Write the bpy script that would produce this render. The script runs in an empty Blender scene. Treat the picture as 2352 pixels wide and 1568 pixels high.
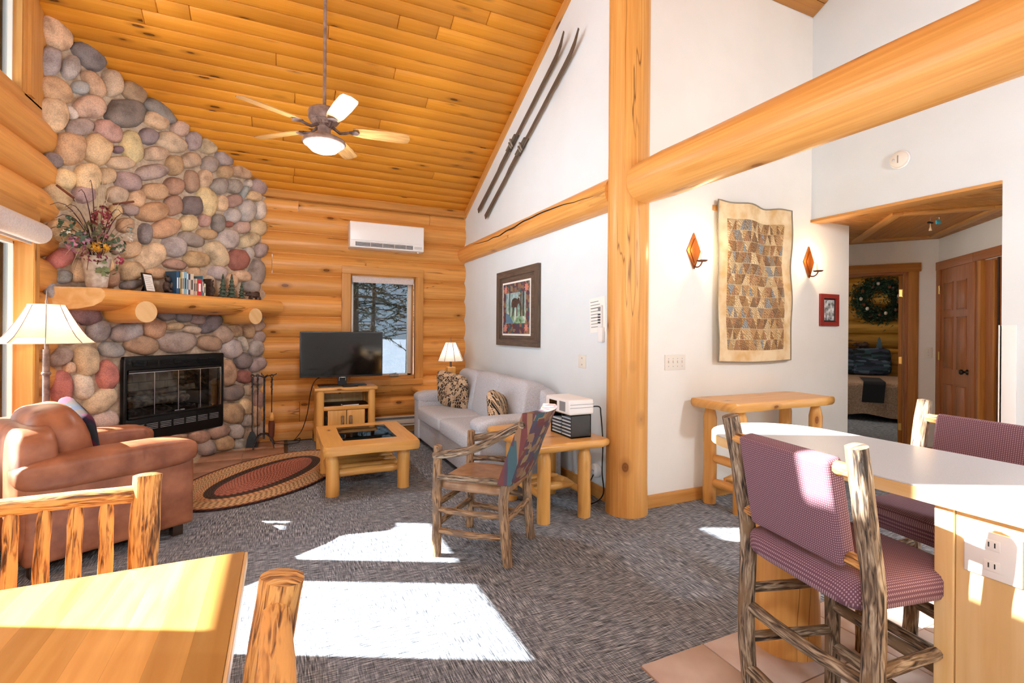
import bpy, bmesh, math, random
from mathutils import Vector, Matrix, noise as mnoise
R = math.radians
scene = bpy.context.scene
col = scene.collection
rnd = random.Random(7)

# ---------------------------------------------------------------- camera, world, sun, exposure
FPX, CX, CY, HC = 1130.0, 1176.0, 761.0, 1.35          # focal length and principal point in photo pixels, eye height
YAW = math.atan2(526, FPX); ROLL = math.atan2(23, 2955)
FW = Vector((math.sin(YAW), math.cos(YAW), 0)); RT = Vector((math.cos(YAW), -math.sin(YAW), 0)); UP = Vector((0, 0, 1))
cam_d = bpy.data.cameras.new('camera'); cam = bpy.data.objects.new('camera', cam_d); col.objects.link(cam)
cam_d.sensor_width = 36; cam_d.lens = 36*FPX/2352; cam_d.shift_y = -(784-CY)/2352; cam_d.clip_start = .05; cam_d.clip_end = 500
cx_ = RT*math.cos(ROLL)+UP*math.sin(ROLL); cy_ = -RT*math.sin(ROLL)+UP*math.cos(ROLL); cz_ = -FW
cam.matrix_world = Matrix(((cx_.x, cy_.x, cz_.x, 0), (cx_.y, cy_.y, cz_.y, 0), (cx_.z, cy_.z, cz_.z, HC), (0, 0, 0, 1)))
scene.camera = cam

world = bpy.data.worlds.new('sky'); scene.world = world; world.use_nodes = True
bg = world.node_tree.nodes['Background']; bg.inputs[0].default_value = (.74, .89, 1.0, 1); bg.inputs[1].default_value = 4.2

SUN_AZ = Vector((.897, -.44, 0)).normalized(); SUN_EL = math.atan(.635)
sun_d = bpy.data.lights.new('sun', 'SUN'); sun = bpy.data.objects.new('sun', sun_d); col.objects.link(sun)
sun_dir = Vector((SUN_AZ.x*math.cos(SUN_EL), SUN_AZ.y*math.cos(SUN_EL), -math.sin(SUN_EL)))
sun.rotation_euler = sun_dir.to_track_quat('-Z', 'Y').to_euler(); sun.location = (-8, 6, 7)
sun_d.energy = 50; sun_d.color = (1, .96, .9); sun_d.angle = R(.5)

vs = scene.view_settings
vs.view_transform = 'Standard'; vs.look = 'None'; vs.gamma = 1; vs.use_curve_mapping = False; vs.exposure = 0.25
cy = scene.cycles
cy.use_denoising = True; cy.max_bounces = 6; cy.diffuse_bounces = 4; cy.use_adaptive_sampling = True; cy.adaptive_threshold = .06; cy.adaptive_min_samples = 12; cy.glossy_bounces = 3; cy.transmission_bounces = 4
cy.transparent_max_bounces = 8; cy.sample_clamp_indirect = 6; cy.caustics_reflective = False; cy.caustics_refractive = False

# ---------------------------------------------------------------- photo pixel -> point on a real surface
def ray(x, y):
    dx = x-CX; dy = y-CY
    u = (dx*math.cos(ROLL)+dy*math.sin(ROLL))/FPX; v = (dx*math.sin(ROLL)-dy*math.cos(ROLL))/FPX
    return FW+RT*u+UP*v
def at_z(x, y, z=0.0):
    d = ray(x, y); return Vector((0, 0, HC))+d*((z-HC)/d.z)
def at_y(x, y, Y):
    d = ray(x, y); return Vector((0, 0, HC))+d*(Y/d.y)
def at_x(x, y, X):
    d = ray(x, y); return Vector((0, 0, HC))+d*(X/d.x)
def at_plane(x, y, p, n):
    d = ray(x, y); return Vector((0, 0, HC))+d*((p[0]*n[0]+p[1]*n[1])/(d.x*n[0]+d.y*n[1]))

# ---------------------------------------------------------------- mesh helpers
def nz(x, y, z, s=1.0): return mnoise.noise(Vector((x*s, y*s, z*s)))
class MB:
    def __init__(s): s.v = []; s.f = []; s.uv = []; s.sm = []; s.mi = []
    def add(s, vs_, fs, uvs=None, smooth=False, mi=0):
        o = len(s.v); s.v += [tuple(q) for q in vs_]
        for i, f in enumerate(fs):
            s.f.append([o+k for k in f])
            s.uv.append(uvs[i] if uvs else [(vs_[k][0], vs_[k][1]) for k in f])
            s.sm.append(smooth); s.mi.append(mi)
        return s
    def box(s, c, size, M=None, grain=None, mi=0):
        h = [q/2 for q in size]
        L = [(x*h[0], y*h[1], z*h[2]) for x in (-1, 1) for y in (-1, 1) for z in (-1, 1)]
        F = [(0, 1, 3, 2), (4, 6, 7, 5), (0, 4, 5, 1), (2, 3, 7, 6), (0, 2, 6, 4), (1, 5, 7, 3)]
        ax = [(1, 2), (1, 2), (0, 2), (0, 2), (0, 1), (0, 1)]
        g = grain if grain is not None else max(range(3), key=lambda k: size[k])
        U = []
        for f, (a, b) in zip(F, ax):
            if b == g: a, b = b, a
            U.append([(L[k][a]+c[a], L[k][b]+c[b]) for k in f])
        c = Vector(c)
        V = [(M @ Vector(q) if M else Vector(q))+c for q in L]
        return s.add(V, F, U, False, mi)
    def bx(s, x0, x1, y0, y1, z0, z1, grain=None, mi=0):
        return s.box(((x0+x1)/2, (y0+y1)/2, (z0+z1)/2), (abs(x1-x0), abs(y1-y0), abs(z1-z0)), None, grain, mi)
    def tube(s, pts, rad, seg=10, caps=True, wob=0.0, seed=0.0, flat=None, smooth=True, closed=False, mi=0, domed=0.0):
        pts = [Vector(p) for p in pts]; n = len(pts)
        if not hasattr(rad, '__len__'): rad = [rad]*n
        def tan(i):
            if closed: return (pts[(i+1) % n]-pts[i-1]).normalized()
            return (pts[min(i+1, n-1)]-pts[max(i-1, 0)]).normalized()
        t = tan(0); a = Vector((0, 0, 1)) if abs(t.z) < .9 else Vector((1, 0, 0))
        nn = (a-t*a.dot(t)).normalized(); V = []; cum = [0]; cols = []
        for i in range(n):
            t = tan(i); nn = (nn-t*nn.dot(t)).normalized(); b = t.cross(nn)
            for k in range(seg):
                an = 2*math.pi*k/seg; rr = rad[i]
                if wob: rr *= 1+wob*nz(math.cos(an)*1.3+seed*7.1, math.sin(an)*1.3+seed*3.3, cum[-1]*6+seed)
                ca, sa = math.cos(an)*rr, math.sin(an)*rr
                if flat: ca *= flat
                V.append(pts[i]+nn*ca+b*sa)
            if i < n-1: cum.append(cum[-1]+(pts[i+1]-pts[i]).length)
        F = []; U = []; ra = sum(rad)/n
        for i in range(n if closed else n-1):
            j = (i+1) % n; uj = cum[j] if j else cum[-1]+(pts[0]-pts[-1]).length
            for k in range(seg):
                k2 = (k+1) % seg
                F.append((i*seg+k, i*seg+k2, j*seg+k2, j*seg+k))
                v0, v1 = 2*math.pi*ra*k/seg, 2*math.pi*ra*(k+1)/seg
                U.append([(cum[i], v0), (cum[i], v1), (uj, v1), (uj, v0)])
        s.add(V, F, U, smooth, mi)
        if caps and not closed:
            for i, sg in ((0, -1), (n-1, 1)):
                ring = V[i*seg:(i+1)*seg]; t = tan(i)*sg
                if domed:
                    c = pts[i]
                    r2 = [c+(q-c)*.62+t*domed*.8 for q in ring]
                    VV = ring+r2+[c+t*domed]
                    FF = [(k, (k+1) % seg, seg+(k+1) % seg, seg+k) for k in range(seg)]+[(seg+k, seg+(k+1) % seg, 2*seg) for k in range(seg)]
                    if sg < 0: FF = [tuple(reversed(f)) for f in FF]
                    s.add(VV, FF, [[((VV[k]-c).dot(Vector((1, .3, .2))), (VV[k]-c).dot(Vector((0, 1, .7)))) for k in f] for f in FF], True, mi)
                else:
                    f = tuple(range(seg)) if sg > 0 else tuple(reversed(range(seg)))
                    c = pts[i]
                    s.add(ring, [f], [[((ring[k]-c).x*.6+(ring[k]-c).z*.5, (ring[k]-c).y+(ring[k]-c).z*.5) for k in f]], False, mi)
        return s
    def lathe(s, prof, seg=20, c=(0, 0, 0), smooth=True, M=None, mi=0):
        V = []; F = []; U = []; c = Vector(c)
        for (r, z) in prof:
            for k in range(seg):
                an = 2*math.pi*k/seg; q = Vector((r*math.cos(an), r*math.sin(an), z))
                V.append((M @ q if M else q)+c)
        for i in range(len(prof)-1):
            for k in range(seg):
                k2 = (k+1) % seg; F.append((i*seg+k, i*seg+k2, (i+1)*seg+k2, (i+1)*seg+k))
                v0, v1 = .3*k/seg, .3*(k+1)/seg
                U.append([(prof[i][1], v0), (prof[i][1], v1), (prof[i+1][1], v1), (prof[i+1][1], v0)])
        for i, rev in ((0, True), (len(prof)-1, False)):
            if prof[i][0] > 1e-5:
                f = list(range(i*seg, (i+1)*seg)); F.append(tuple(reversed(f)) if rev else tuple(f)); U.append([(V[k].x-c.x, V[k].y-c.y) for k in F[-1]])
        return s.add(V, F, U, smooth, mi)
    def prism(s, poly, o, ex, ey, ez, depth, mi=0, grain=0, smooth_side=False):
        o, ex, ey, ez = Vector(o), Vector(ex), Vector(ey), Vector(ez); n = len(poly)
        A = [o+ex*a+ey*b for a, b in poly]; V = A+[q+ez*depth for q in A]
        g = lambda a, b: (a, b) if grain == 0 else (b, a)
        F = [tuple(range(n))]; U = [[g(*poly[k]) for k in F[0]]]
        F.append(tuple(n+k for k in reversed(range(n)))); U.append([g(*poly[k]) for k in reversed(range(n))])
        if ex.cross(ey).dot(ez)*depth > 0:
            F = [tuple(reversed(F[0])), tuple(reversed(F[1]))]; U = [list(reversed(U[0])), list(reversed(U[1]))]; flip = False
        else: flip = True
        s.add(V, F, U, False, mi)
        F = []; U = []; cum = 0
        for k in range(n):
            j = (k+1) % n; f = (k, j, n+j, n+k); L = (A[j]-A[k]).length
            u = [(cum, 0), (cum+L, 0), (cum+L, depth), (cum, depth)]; cum += L
            if flip: f = tuple(reversed(f)); u = list(reversed(u))
            F.append(f); U.append(u)
        # area sign decides outward direction
        ar = sum(poly[k][0]*poly[(k+1) % n][1]-poly[(k+1) % n][0]*poly[k][1] for k in range(n))
        return s.add(V, F, U, smooth_side, mi)
    def grid(s, fn, nu, nv, smooth=True, wrapu=False, us=1, vs_=1, mi=0):
        V = [Vector(fn(i/(nu if wrapu else nu-1), j/(nv-1))) for j in range(nv) for i in range(nu)]
        F = []; U = []
        for j in range(nv-1):
            for i in range(nu if wrapu else nu-1):
                i2 = (i+1) % nu; F.append((j*nu+i, j*nu+i2, (j+1)*nu+i2, (j+1)*nu+i))
                a, b = i/max(1, nu-1)*us, (i+1)/max(1, nu-1)*us; c, d = j/(nv-1)*vs_, (j+1)/(nv-1)*vs_
                U.append([(a, c), (b, c), (b, d), (a, d)])
        return s.add(V, F, U, smooth, mi)
    def cushion(s, c, size, M=None, e1=.35, e2=.35, nu=28, nv=14, wr=0.0, seed=0, mi=0):
        sp = lambda q, e: math.copysign(abs(q)**e, q)
        c = Vector(c); hx, hy, hz = [q/2 for q in size]
        def fn(u, v):
            a = 2*math.pi*u; b = -math.pi/2+math.pi*v
            cb = sp(math.cos(b), e1) if abs(math.cos(b)) > 1e-6 else 0
            q = Vector((hx*cb*sp(math.cos(a), e2), hy*cb*sp(math.sin(a), e2), hz*sp(math.sin(b), e1)))
            if wr: q *= 1+wr*nz(q.x*9+seed, q.y*9, q.z*9+seed*2)
            return (M @ q if M else q)+c
        o = len(s.f); s.grid(fn, nu, nv, True, True, mi=mi)
        for k in range(o, len(s.f)):
            s.uv[k] = [((Vector(s.v[i])-c).x+(Vector(s.v[i])-c).z*.5, (Vector(s.v[i])-c).y+(Vector(s.v[i])-c).z*.5) for i in s.f[k]]
        return s
    def mesh(s, name, bevel=0, segs=2, weld=False):
        me = bpy.data.meshes.new(name); me.from_pydata(s.v, [], s.f)
        uvl = me.uv_layers.new(name='UVMap').data; k = 0
        flat = []
        for u in s.uv:
            for q in u: flat += [q[0], q[1]]
        uvl.foreach_set('uv', flat)
        me.polygons.foreach_set('use_smooth', s.sm); me.polygons.foreach_set('material_index', s.mi)
        if bevel or weld:
            bm = bmesh.new(); bm.from_mesh(me)
            if weld: bmesh.ops.remove_doubles(bm, verts=bm.verts, dist=1e-5)
            if bevel:
                ed = [e for e in bm.edges if len(e.link_faces) == 2 and e.calc_face_angle(0) > .6]
                bmesh.ops.bevel(bm, geom=ed, offset=bevel, segments=segs, profile=.6, affect='EDGES', clamp_overlap=True)
                for f in bm.faces: f.smooth = True
            bm.to_mesh(me); bm.free()
        bm = bmesh.new(); bm.from_mesh(me); bmesh.ops.recalc_face_normals(bm, faces=bm.faces); bm.to_mesh(me); bm.free()
        me.update(); return me
def obj(name, mb, mat, parent=None, bevel=0, segs=2, loc=None, rot=None, color=None, weld=False):
    me = mb.mesh(name, bevel, segs, weld) if isinstance(mb, MB) else mb
    if mat and not me.materials:
        for m in (mat if isinstance(mat, (list, tuple)) else [mat]): me.materials.append(M_[m] if isinstance(m, str) else m)
    o = bpy.data.objects.new(name, me); col.objects.link(o)
    if parent: o.parent = parent
    if loc is not None: o.location = loc
    if rot is not None: o.rotation_euler = rot
    if color: o.color = (*color, 1)
    return o
def tag(o, label, cat, group=None):
    o['label'] = label; o['category'] = cat
    if group: o['group'] = group
    return o
def thing(name, label, cat, loc=(0, 0, 0), rz=0.0, group=None, rot=None):
    o = bpy.data.objects.new(name, None); col.objects.link(o); o.empty_display_size = .1
    o.location = loc; o.rotation_euler = rot if rot else (0, 0, rz)
    return tag(o, label, cat, group)
def struct(name, mb, mat, label=None, **k):
    o = obj(name, mb, mat, **k); o['kind'] = 'structure'
    if label: o['label'] = label
    return o
def sroot(name, label=None, loc=(0, 0, 0), rz=0):
    o = bpy.data.objects.new(name, None); col.objects.link(o); o.empty_display_size = .1; o['kind'] = 'structure'; o.location = loc; o.rotation_euler = (0, 0, rz)
    if label: o['label'] = label
    return o
def clone(o, label=None, loc=None, rz=None, parent=None):
    c = o.copy(); col.objects.link(c)
    if parent: c.parent = parent
    if label: c['label'] = label
    if loc is not None: c.location = loc
    if rz is not None: c.rotation_euler = (0, 0, rz)
    for ch in list(o.children): clone(ch, parent=c)
    return c
def rotz(a): return Matrix.Rotation(a, 3, 'Z')
def lerp(a, b, t): return a+(b-a)*t
def bez(p0, p1, p2, p3, n=10):
    P = [Vector(p) for p in (p0, p1, p2, p3)]
    return [P[0]*(1-t)**3+P[1]*3*t*(1-t)**2+P[2]*3*t*t*(1-t)+P[3]*t**3 for t in [i/(n-1) for i in range(n)]]
def curve_pts(P, n=6):
    P = [Vector(p) for p in P]; out = []
    for i in range(len(P)-1):
        a = P[max(i-1, 0)]; b = P[i]; c = P[i+1]; d = P[min(i+2, len(P)-1)]
        for k in range(n):
            t = k/n
            out.append(.5*((2*b)+(c-a)*t+(2*a-5*b+4*c-d)*t*t+(3*b-a-3*c+d)*t**3))
    return out+[P[-1]]
# ---------------------------------------------------------------- materials
M_ = {}
def hx(h):
    h = h.lstrip('#'); c = [int(h[i:i+2], 16)/255 for i in (0, 2, 4)]
    return tuple(((q+.055)/1.055)**2.4 if q > .04045 else q/12.92 for q in c)
def nodes(name):
    m = bpy.data.materials.new(name); m.use_nodes = True; nt = m.node_tree; b = nt.nodes['Principled BSDF']; M_[name] = m
    return m, nt, b
def N(nt, t, **k):
    n = nt.nodes.new(t)
    for a, v in k.items():
        if a.startswith('i_'):
            key = a[2:]; n.inputs[int(key) if key.isdigit() else key].default_value = v
        else: setattr(n, a, v)
    return n
def L(nt, a, b): nt.links.new(a, b)
def ramp(nt, stops, interp='LINEAR'):
    r = nt.nodes.new('ShaderNodeValToRGB'); r.color_ramp.interpolation = interp; e = r.color_ramp.elements
    while len(e) < len(stops): e.new(.5)
    for q, (p, c) in zip(e, stops): q.position = p; q.color = (*c, 1) if len(c) == 3 else c
    return r
def mixc(nt, f, a, b, mode='MIX'):
    m = nt.nodes.new('ShaderNodeMix'); m.data_type = 'RGBA'; m.blend_type = mode
    for inp, v in ((0, f), (6, a), (7, b)):
        if hasattr(v, 'is_output'): nt.links.new(v, m.inputs[inp])
        else: m.inputs[inp].default_value = v if not isinstance(v, tuple) else ((*v, 1) if len(v) == 3 else v)
    return m.outputs[2]
def uvoff(nt, scale=(1, 1, 1), coord='UV', rand=True):
    tc = N(nt, 'ShaderNodeTexCoord'); mp = N(nt, 'ShaderNodeMapping'); mp.inputs['Scale'].default_value = scale
    if rand:
        oi = N(nt, 'ShaderNodeObjectInfo'); ml = N(nt, 'ShaderNodeVectorMath', operation='MULTIPLY_ADD')
        cb = N(nt, 'ShaderNodeCombineXYZ'); 
        for k in range(3): L(nt, oi.outputs['Random'], cb.inputs[k])
        L(nt, cb.outputs[0], ml.inputs[0]); ml.inputs[1].default_value = (31, 17, 53); L(nt, tc.outputs[coord], ml.inputs[2])
        L(nt, ml.outputs[0], mp.inputs['Vector'])
    else: L(nt, tc.outputs[coord], mp.inputs['Vector'])
    return mp.outputs[0]
def bump(nt, b, h, strength=.3, dist=.01):
    bp = N(nt, 'ShaderNodeBump'); bp.inputs['Strength'].default_value = strength; bp.inputs['Distance'].default_value = dist
    L(nt, h, bp.inputs['Height']); L(nt, bp.outputs[0], b.inputs['Normal'])
def plain(name, c, rough=.6, metal=0, spec=.5, emit=None, es=0, coat=0, tr=0):
    m, nt, b = nodes(name); b.inputs['Base Color'].default_value = (*hx(c), 1); b.inputs['Roughness'].default_value = rough; b.inputs['Metallic'].default_value = metal
    b.inputs['Specular IOR Level'].default_value = spec
    if coat: b.inputs['Coat Weight'].default_value = coat; b.inputs['Coat Roughness'].default_value = .15
    if emit: b.inputs['Emission Color'].default_value = (*hx(emit), 1); b.inputs['Emission Strength'].default_value = es
    if tr: b.inputs['Transmission Weight'].default_value = tr
    return m
def wood(name, c1, c2, knot='#5a2f12', kd=.5, rough=.42, var=.25, gs=(2.2, 40, 1), ks=(2.6, 7.5, 1), bmp=.12, spec=.35, crack=False, ls=(1.1, 5, 1)):
    m, nt, b = nodes(name)
    uv = uvoff(nt, gs); g = N(nt, 'ShaderNodeTexNoise'); g.inputs['Scale'].default_value = 1; g.inputs['Detail'].default_value = 4; g.inputs['Distortion'].default_value = .6; L(nt, uv, g.inputs['Vector'])
    r1 = ramp(nt, [(.33, (0, 0, 0)), (.68, (1, 1, 1))]); L(nt, g.outputs[0], r1.inputs[0])
    uv2 = uvoff(nt, ls); g2 = N(nt, 'ShaderNodeTexNoise'); g2.inputs['Scale'].default_value = 1; g2.inputs['Detail'].default_value = 2; L(nt, uv2, g2.inputs['Vector'])
    h1, h2 = hx(c1), hx(c2)
    mid = tuple(q*.82 for q in h1)
    c = mixc(nt, r1.outputs[0], h2, h1)
    r2 = ramp(nt, [(.35, (0, 0, 0)), (.7, (1, 1, 1))]); L(nt, g2.outputs[0], r2.inputs[0])
    c = mixc(nt, r2.outputs[0], c, mixc(nt, .45, c, mid))
    # knots
    uv3 = uvoff(nt, ks); v = N(nt, 'ShaderNodeTexVoronoi'); v.inputs['Scale'].default_value = 1; L(nt, uv3, v.inputs['Vector'])
    gate = N(nt, 'ShaderNodeMath', operation='LESS_THAN'); sp = N(nt, 'ShaderNodeSeparateColor'); L(nt, v.outputs['Color'], sp.inputs[0]); L(nt, sp.outputs[0], gate.inputs[0]); gate.inputs[1].default_value = kd
    kr = ramp(nt, [(.0, (1, 1, 1)), (.05, (.8, .8, .8)), (.085, (.95, .95, .95)), (.12, (.35, .35, .35)), (.26, (0, 0, 0))]); L(nt, v.outputs['Distance'], kr.inputs[0])
    km = N(nt, 'ShaderNodeMath', operation='MULTIPLY'); L(nt, kr.outputs[0], km.inputs[0]); L(nt, gate.outputs[0], km.inputs[1])
    c = mixc(nt, km.outputs[0], c, hx(knot))
    oi = N(nt, 'ShaderNodeObjectInfo'); mr = N(nt, 'ShaderNodeMapRange'); mr.inputs[3].default_value = 1-var*.6; mr.inputs[4].default_value = 1+var*.4; L(nt, oi.outputs['Random'], mr.inputs[0])
    hs = N(nt, 'ShaderNodeHueSaturation'); L(nt, c, hs.inputs['Color']); L(nt, mr.outputs[0], hs.inputs['Value'])
    if crack:
        uv4 = uvoff(nt, (.45, 7, 1)); n4 = N(nt, 'ShaderNodeTexNoise'); n4.inputs['Scale'].default_value = 1; n4.inputs['Detail'].default_value = 3; L(nt, uv4, n4.inputs['Vector'])
        ck_ = ramp(nt, [(.494, (1, 1, 1)), (.499, (.28, .22, .18)), (.501, (.28, .22, .18)), (.506, (1, 1, 1))]); L(nt, n4.outputs[0], ck_.inputs[0])
        uv5 = uvoff(nt, (.8, 3, 1)); n5 = N(nt, 'ShaderNodeTexNoise'); n5.inputs['Scale'].default_value = 1; L(nt, uv5, n5.inputs['Vector']); mk_ = ramp(nt, [(.5, (0, 0, 0)), (.6, (1, 1, 1))]); L(nt, n5.outputs[0], mk_.inputs[0])
        L(nt, mixc(nt, mk_.outputs[0], hs.outputs[0], mixc(nt, 1.0, hs.outputs[0], ck_.outputs[0], 'MULTIPLY')), b.inputs['Base Color'])
    else: L(nt, hs.outputs[0], b.inputs['Base Color'])
    b.inputs['Roughness'].default_value = rough; b.inputs['Specular IOR Level'].default_value = spec
    if bmp: bump(nt, b, g.outputs[0], bmp, .004)
    return m
wood('pine_ceiling', '#e69c36', '#da8d26', '#4a210a', kd=.62, rough=.42, var=.14, gs=(1.6, 60, 1), ks=(2.4, 9, 1), spec=.3, ls=(1.3, .7, 1))
wood('pine_log', '#edad5e', '#d29048', '#6a3612', kd=.3, rough=.38, var=.2, gs=(1.4, 38, 1), ks=(2.6, 5.5, 1), crack=True)
wood('pine_log_pale', '#e6ab60', '#d08f46', '#7a4416', kd=.34, rough=.36, var=.1, gs=(1.3, 42, 1), ks=(3, 4.4, 1), crack=True)
wood('pine_furniture', '#edb566', '#d89a4c', '#7b3f12', kd=.35, rough=.3, var=.15, gs=(2, 26, 1), ks=(3.4, 9, 1), spec=.5)
wood('pine_trim', '#d89f5a', '#c48741', '#6b3a14', kd=.2, rough=.45, var=.14, gs=(1.5, 30, 1), ks=(2.2, 9, 1))
wood('hall_wood', '#c98a44', '#a76c30', '#5b2f10', kd=.12, rough=.45, var=.16, gs=(1.5, 34, 1))
wood('door_oak', '#b9784a', '#a06236', '#7b4523', kd=.0, rough=.45, var=.05, gs=(3, 60, 1))
wood('butcher_block', '#dba65f', '#c68d48', '#a5672c', kd=.1, rough=.16, var=.6, gs=(2.5, 24, 1), spec=.6, bmp=.02)
wood('maple_panel', '#ecc993', '#dfb578', '#cfa063', kd=.0, rough=.35, var=.05, gs=(2, 30, 1), bmp=.03)
wood('walnut_frame', '#6b5a4c', '#4a3d34', '#2e2520', kd=.0, rough=.5, var=.1, gs=(6, 70, 1))
wood('ski_wood', '#6f6152', '#4d4238', '#3a3029', kd=.0, rough=.7, var=.1, gs=(3, 80, 1))
wood('fan_blade', '#d2a063', '#a87a45', '#8a5e30', kd=.0, rough=.45, var=.1, gs=(5, 60, 1))
wood('log_end', '#f0cb95', '#dfae70', '#8a5424', kd=.3, rough=.6, var=.05, gs=(14, 14, 1), ks=(5, 5, 1))
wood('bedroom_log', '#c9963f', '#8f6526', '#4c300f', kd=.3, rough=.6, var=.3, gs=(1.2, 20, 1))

def bark(name, cols, rough=.75):
    m, nt, b = nodes(name)
    uv = uvoff(nt, (13, 105, 1)); g = N(nt, 'ShaderNodeTexNoise'); g.inputs['Scale'].default_value = 1; g.inputs['Detail'].default_value = 7; g.inputs['Distortion'].default_value = .8; L(nt, uv, g.inputs['Vector'])
    r = ramp(nt, [(.36, hx(cols[0])), (.47, hx(cols[1])), (.56, hx(cols[2])), (.7, hx(cols[3]))]); L(nt, g.outputs[0], r.inputs[0])
    uv2 = uvoff(nt, (8, 26, 1)); g2 = N(nt, 'ShaderNodeTexNoise'); g2.inputs['Scale'].default_value = 1; L(nt, uv2, g2.inputs['Vector'])
    r2 = ramp(nt, [(.52, (0, 0, 0)), (.64, (1, 1, 1))]); L(nt, g2.outputs[0], r2.inputs[0])
    L(nt, mixc(nt, r2.outputs[0], r.outputs[0], hx(cols[4])), b.inputs['Base Color']); b.inputs['Roughness'].default_value = rough
    bump(nt, b, g.outputs[0], .7, .006)
bark('hickory_bark', ('#4b3526', '#8a6a4c', '#b08a62', '#a3907e', '#7c6653'))
bark('hickory_bark_grey', ('#2f2620', '#6e5a48', '#9a866f', '#bfae98', '#7d6348'))
bark('cedar_bark', ('#4f3018', '#a8703a', '#d9a35e', '#c79a64', '#dba05a'))

def noisy(name, c1, c2, scale=30, rough=.8, coord='Object', stretch=(1, 1, 1), detail=3, bs=0, spec=.3, lo=.35, hi=.65, bd=.004):
    m, nt, b = nodes(name); v = uvoff(nt, stretch, coord, False)
    g = N(nt, 'ShaderNodeTexNoise'); g.inputs['Scale'].default_value = scale; g.inputs['Detail'].default_value = detail; L(nt, v, g.inputs['Vector'])
    r = ramp(nt, [(lo, hx(c1)), (hi, hx(c2))]); L(nt, g.outputs[0], r.inputs[0]); L(nt, r.outputs[0], b.inputs['Base Color'])
    b.inputs['Roughness'].default_value = rough; b.inputs['Specular IOR Level'].default_value = spec
    if bs: bump(nt, b, g.outputs[0], bs, bd)
    return m
noisy('wall_paint', '#e0e9ee', '#dde6eb', 3, .85); noisy('wall_paint_warm', '#f2f2ee', '#efefea', 3, .85)
noisy('mortar', '#cbb69f', '#b39c85', 35, .95, bs=.6)
noisy('leather', '#7f4a32', '#aa6d4e', 7, .42, detail=6, bs=.06, spec=.45)
noisy('sofa_fabric', '#b3b8c3', '#d2d8e3', 160, .95, bs=.25)
noisy('seat_leather', '#8a6547', '#a98463', 14, .35, spec=.5)
noisy('snow', '#eef3fb', '#dfe8f5', 1.5, .9)
noisy('ceramic_tile', '#d8c8c0', '#c6afa5', 5, .5, detail=5, bs=.05)
noisy('hearth_tile', '#bb937c', '#a0785f', 5, .45, detail=5, bs=.08)
noisy('counter_laminate', '#ccd5de', '#c5ced7', 220, .28, detail=1, spec=.5)
noisy('wrought_iron', '#2b2727', '#4a4342', 40, .5, bs=.1)
noisy('bronze', '#7a665e', '#a58c82', 18, .45, bs=.05)
noisy('lamp_bronze', '#5c4a45', '#7d6a64', 30, .4)
noisy('parchment', '#efe6cf', '#e2d4b4', 14, .8)
noisy('soot_brick', '#c9b99b', '#7d7364', 6, .9, detail=4)
noisy('ash_log', '#8f8a80', '#4d4a46', 22, .95, bs=.5)
noisy('blind_fabric', '#d9d0cd', '#c9bfbd', 90, .9)
noisy('foliage_dark', '#26402f', '#3d5b45', 30, .8); noisy('spruce', '#2e3a2a', '#5d6350', 12, .9)
noisy('tree_trunk', '#4a3c30', '#6b5845', 20, .95)
noisy('vase_clay', '#d8d0c6', '#b7a898', 26, .85, bs=.3)
noisy('tree_figure', '#39483d', '#5a6a5b', 30, .6); noisy('bear_figure', '#3a2d28', '#5b4840', 40, .5, bs=.2)
noisy('bed_spread', '#b39a86', '#8f7865', 60, .95, bs=.3)
noisy('fieldstone_dark', '#51484a', '#6e6260', 18, .8)
# carpet: woven streaks in two directions
m, nt, b = nodes('carpet')
c = None
for st in ((14, 210, 1), (210, 14, 1)):
    v = uvoff(nt, st, 'Object', False); g = N(nt, 'ShaderNodeTexNoise'); g.inputs['Scale'].default_value = 1; g.inputs['Detail'].default_value = 3; L(nt, v, g.inputs['Vector'])
    c = g.outputs[0] if c is None else (c, g.outputs[0])
v = uvoff(nt, (1.1, 1.1, 1), 'Object', False); ck = N(nt, 'ShaderNodeTexNoise'); ck.inputs['Scale'].default_value = 1.6; L(nt, v, ck.inputs['Vector'])
rk = ramp(nt, [(.42, (.2, .2, .2)), (.58, (.8, .8, .8))]); L(nt, ck.outputs[0], rk.inputs[0])
mx = N(nt, 'ShaderNodeMix'); L(nt, rk.outputs[0], mx.inputs[0]); L(nt, c[0], mx.inputs[2]); L(nt, c[1], mx.inputs[3])
r = ramp(nt, [(.36, hx('#3b3f44')), (.5, hx('#777e89')), (.64, hx('#c1c8d3'))]); L(nt, mx.outputs[0], r.inputs[0]); L(nt, r.outputs[0], b.inputs['Base Color'])
b.inputs['Roughness'].default_value = .97; b.inputs['Specular IOR Level'].default_value = .1; bump(nt, b, mx.outputs[0], .4, .006)
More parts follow.
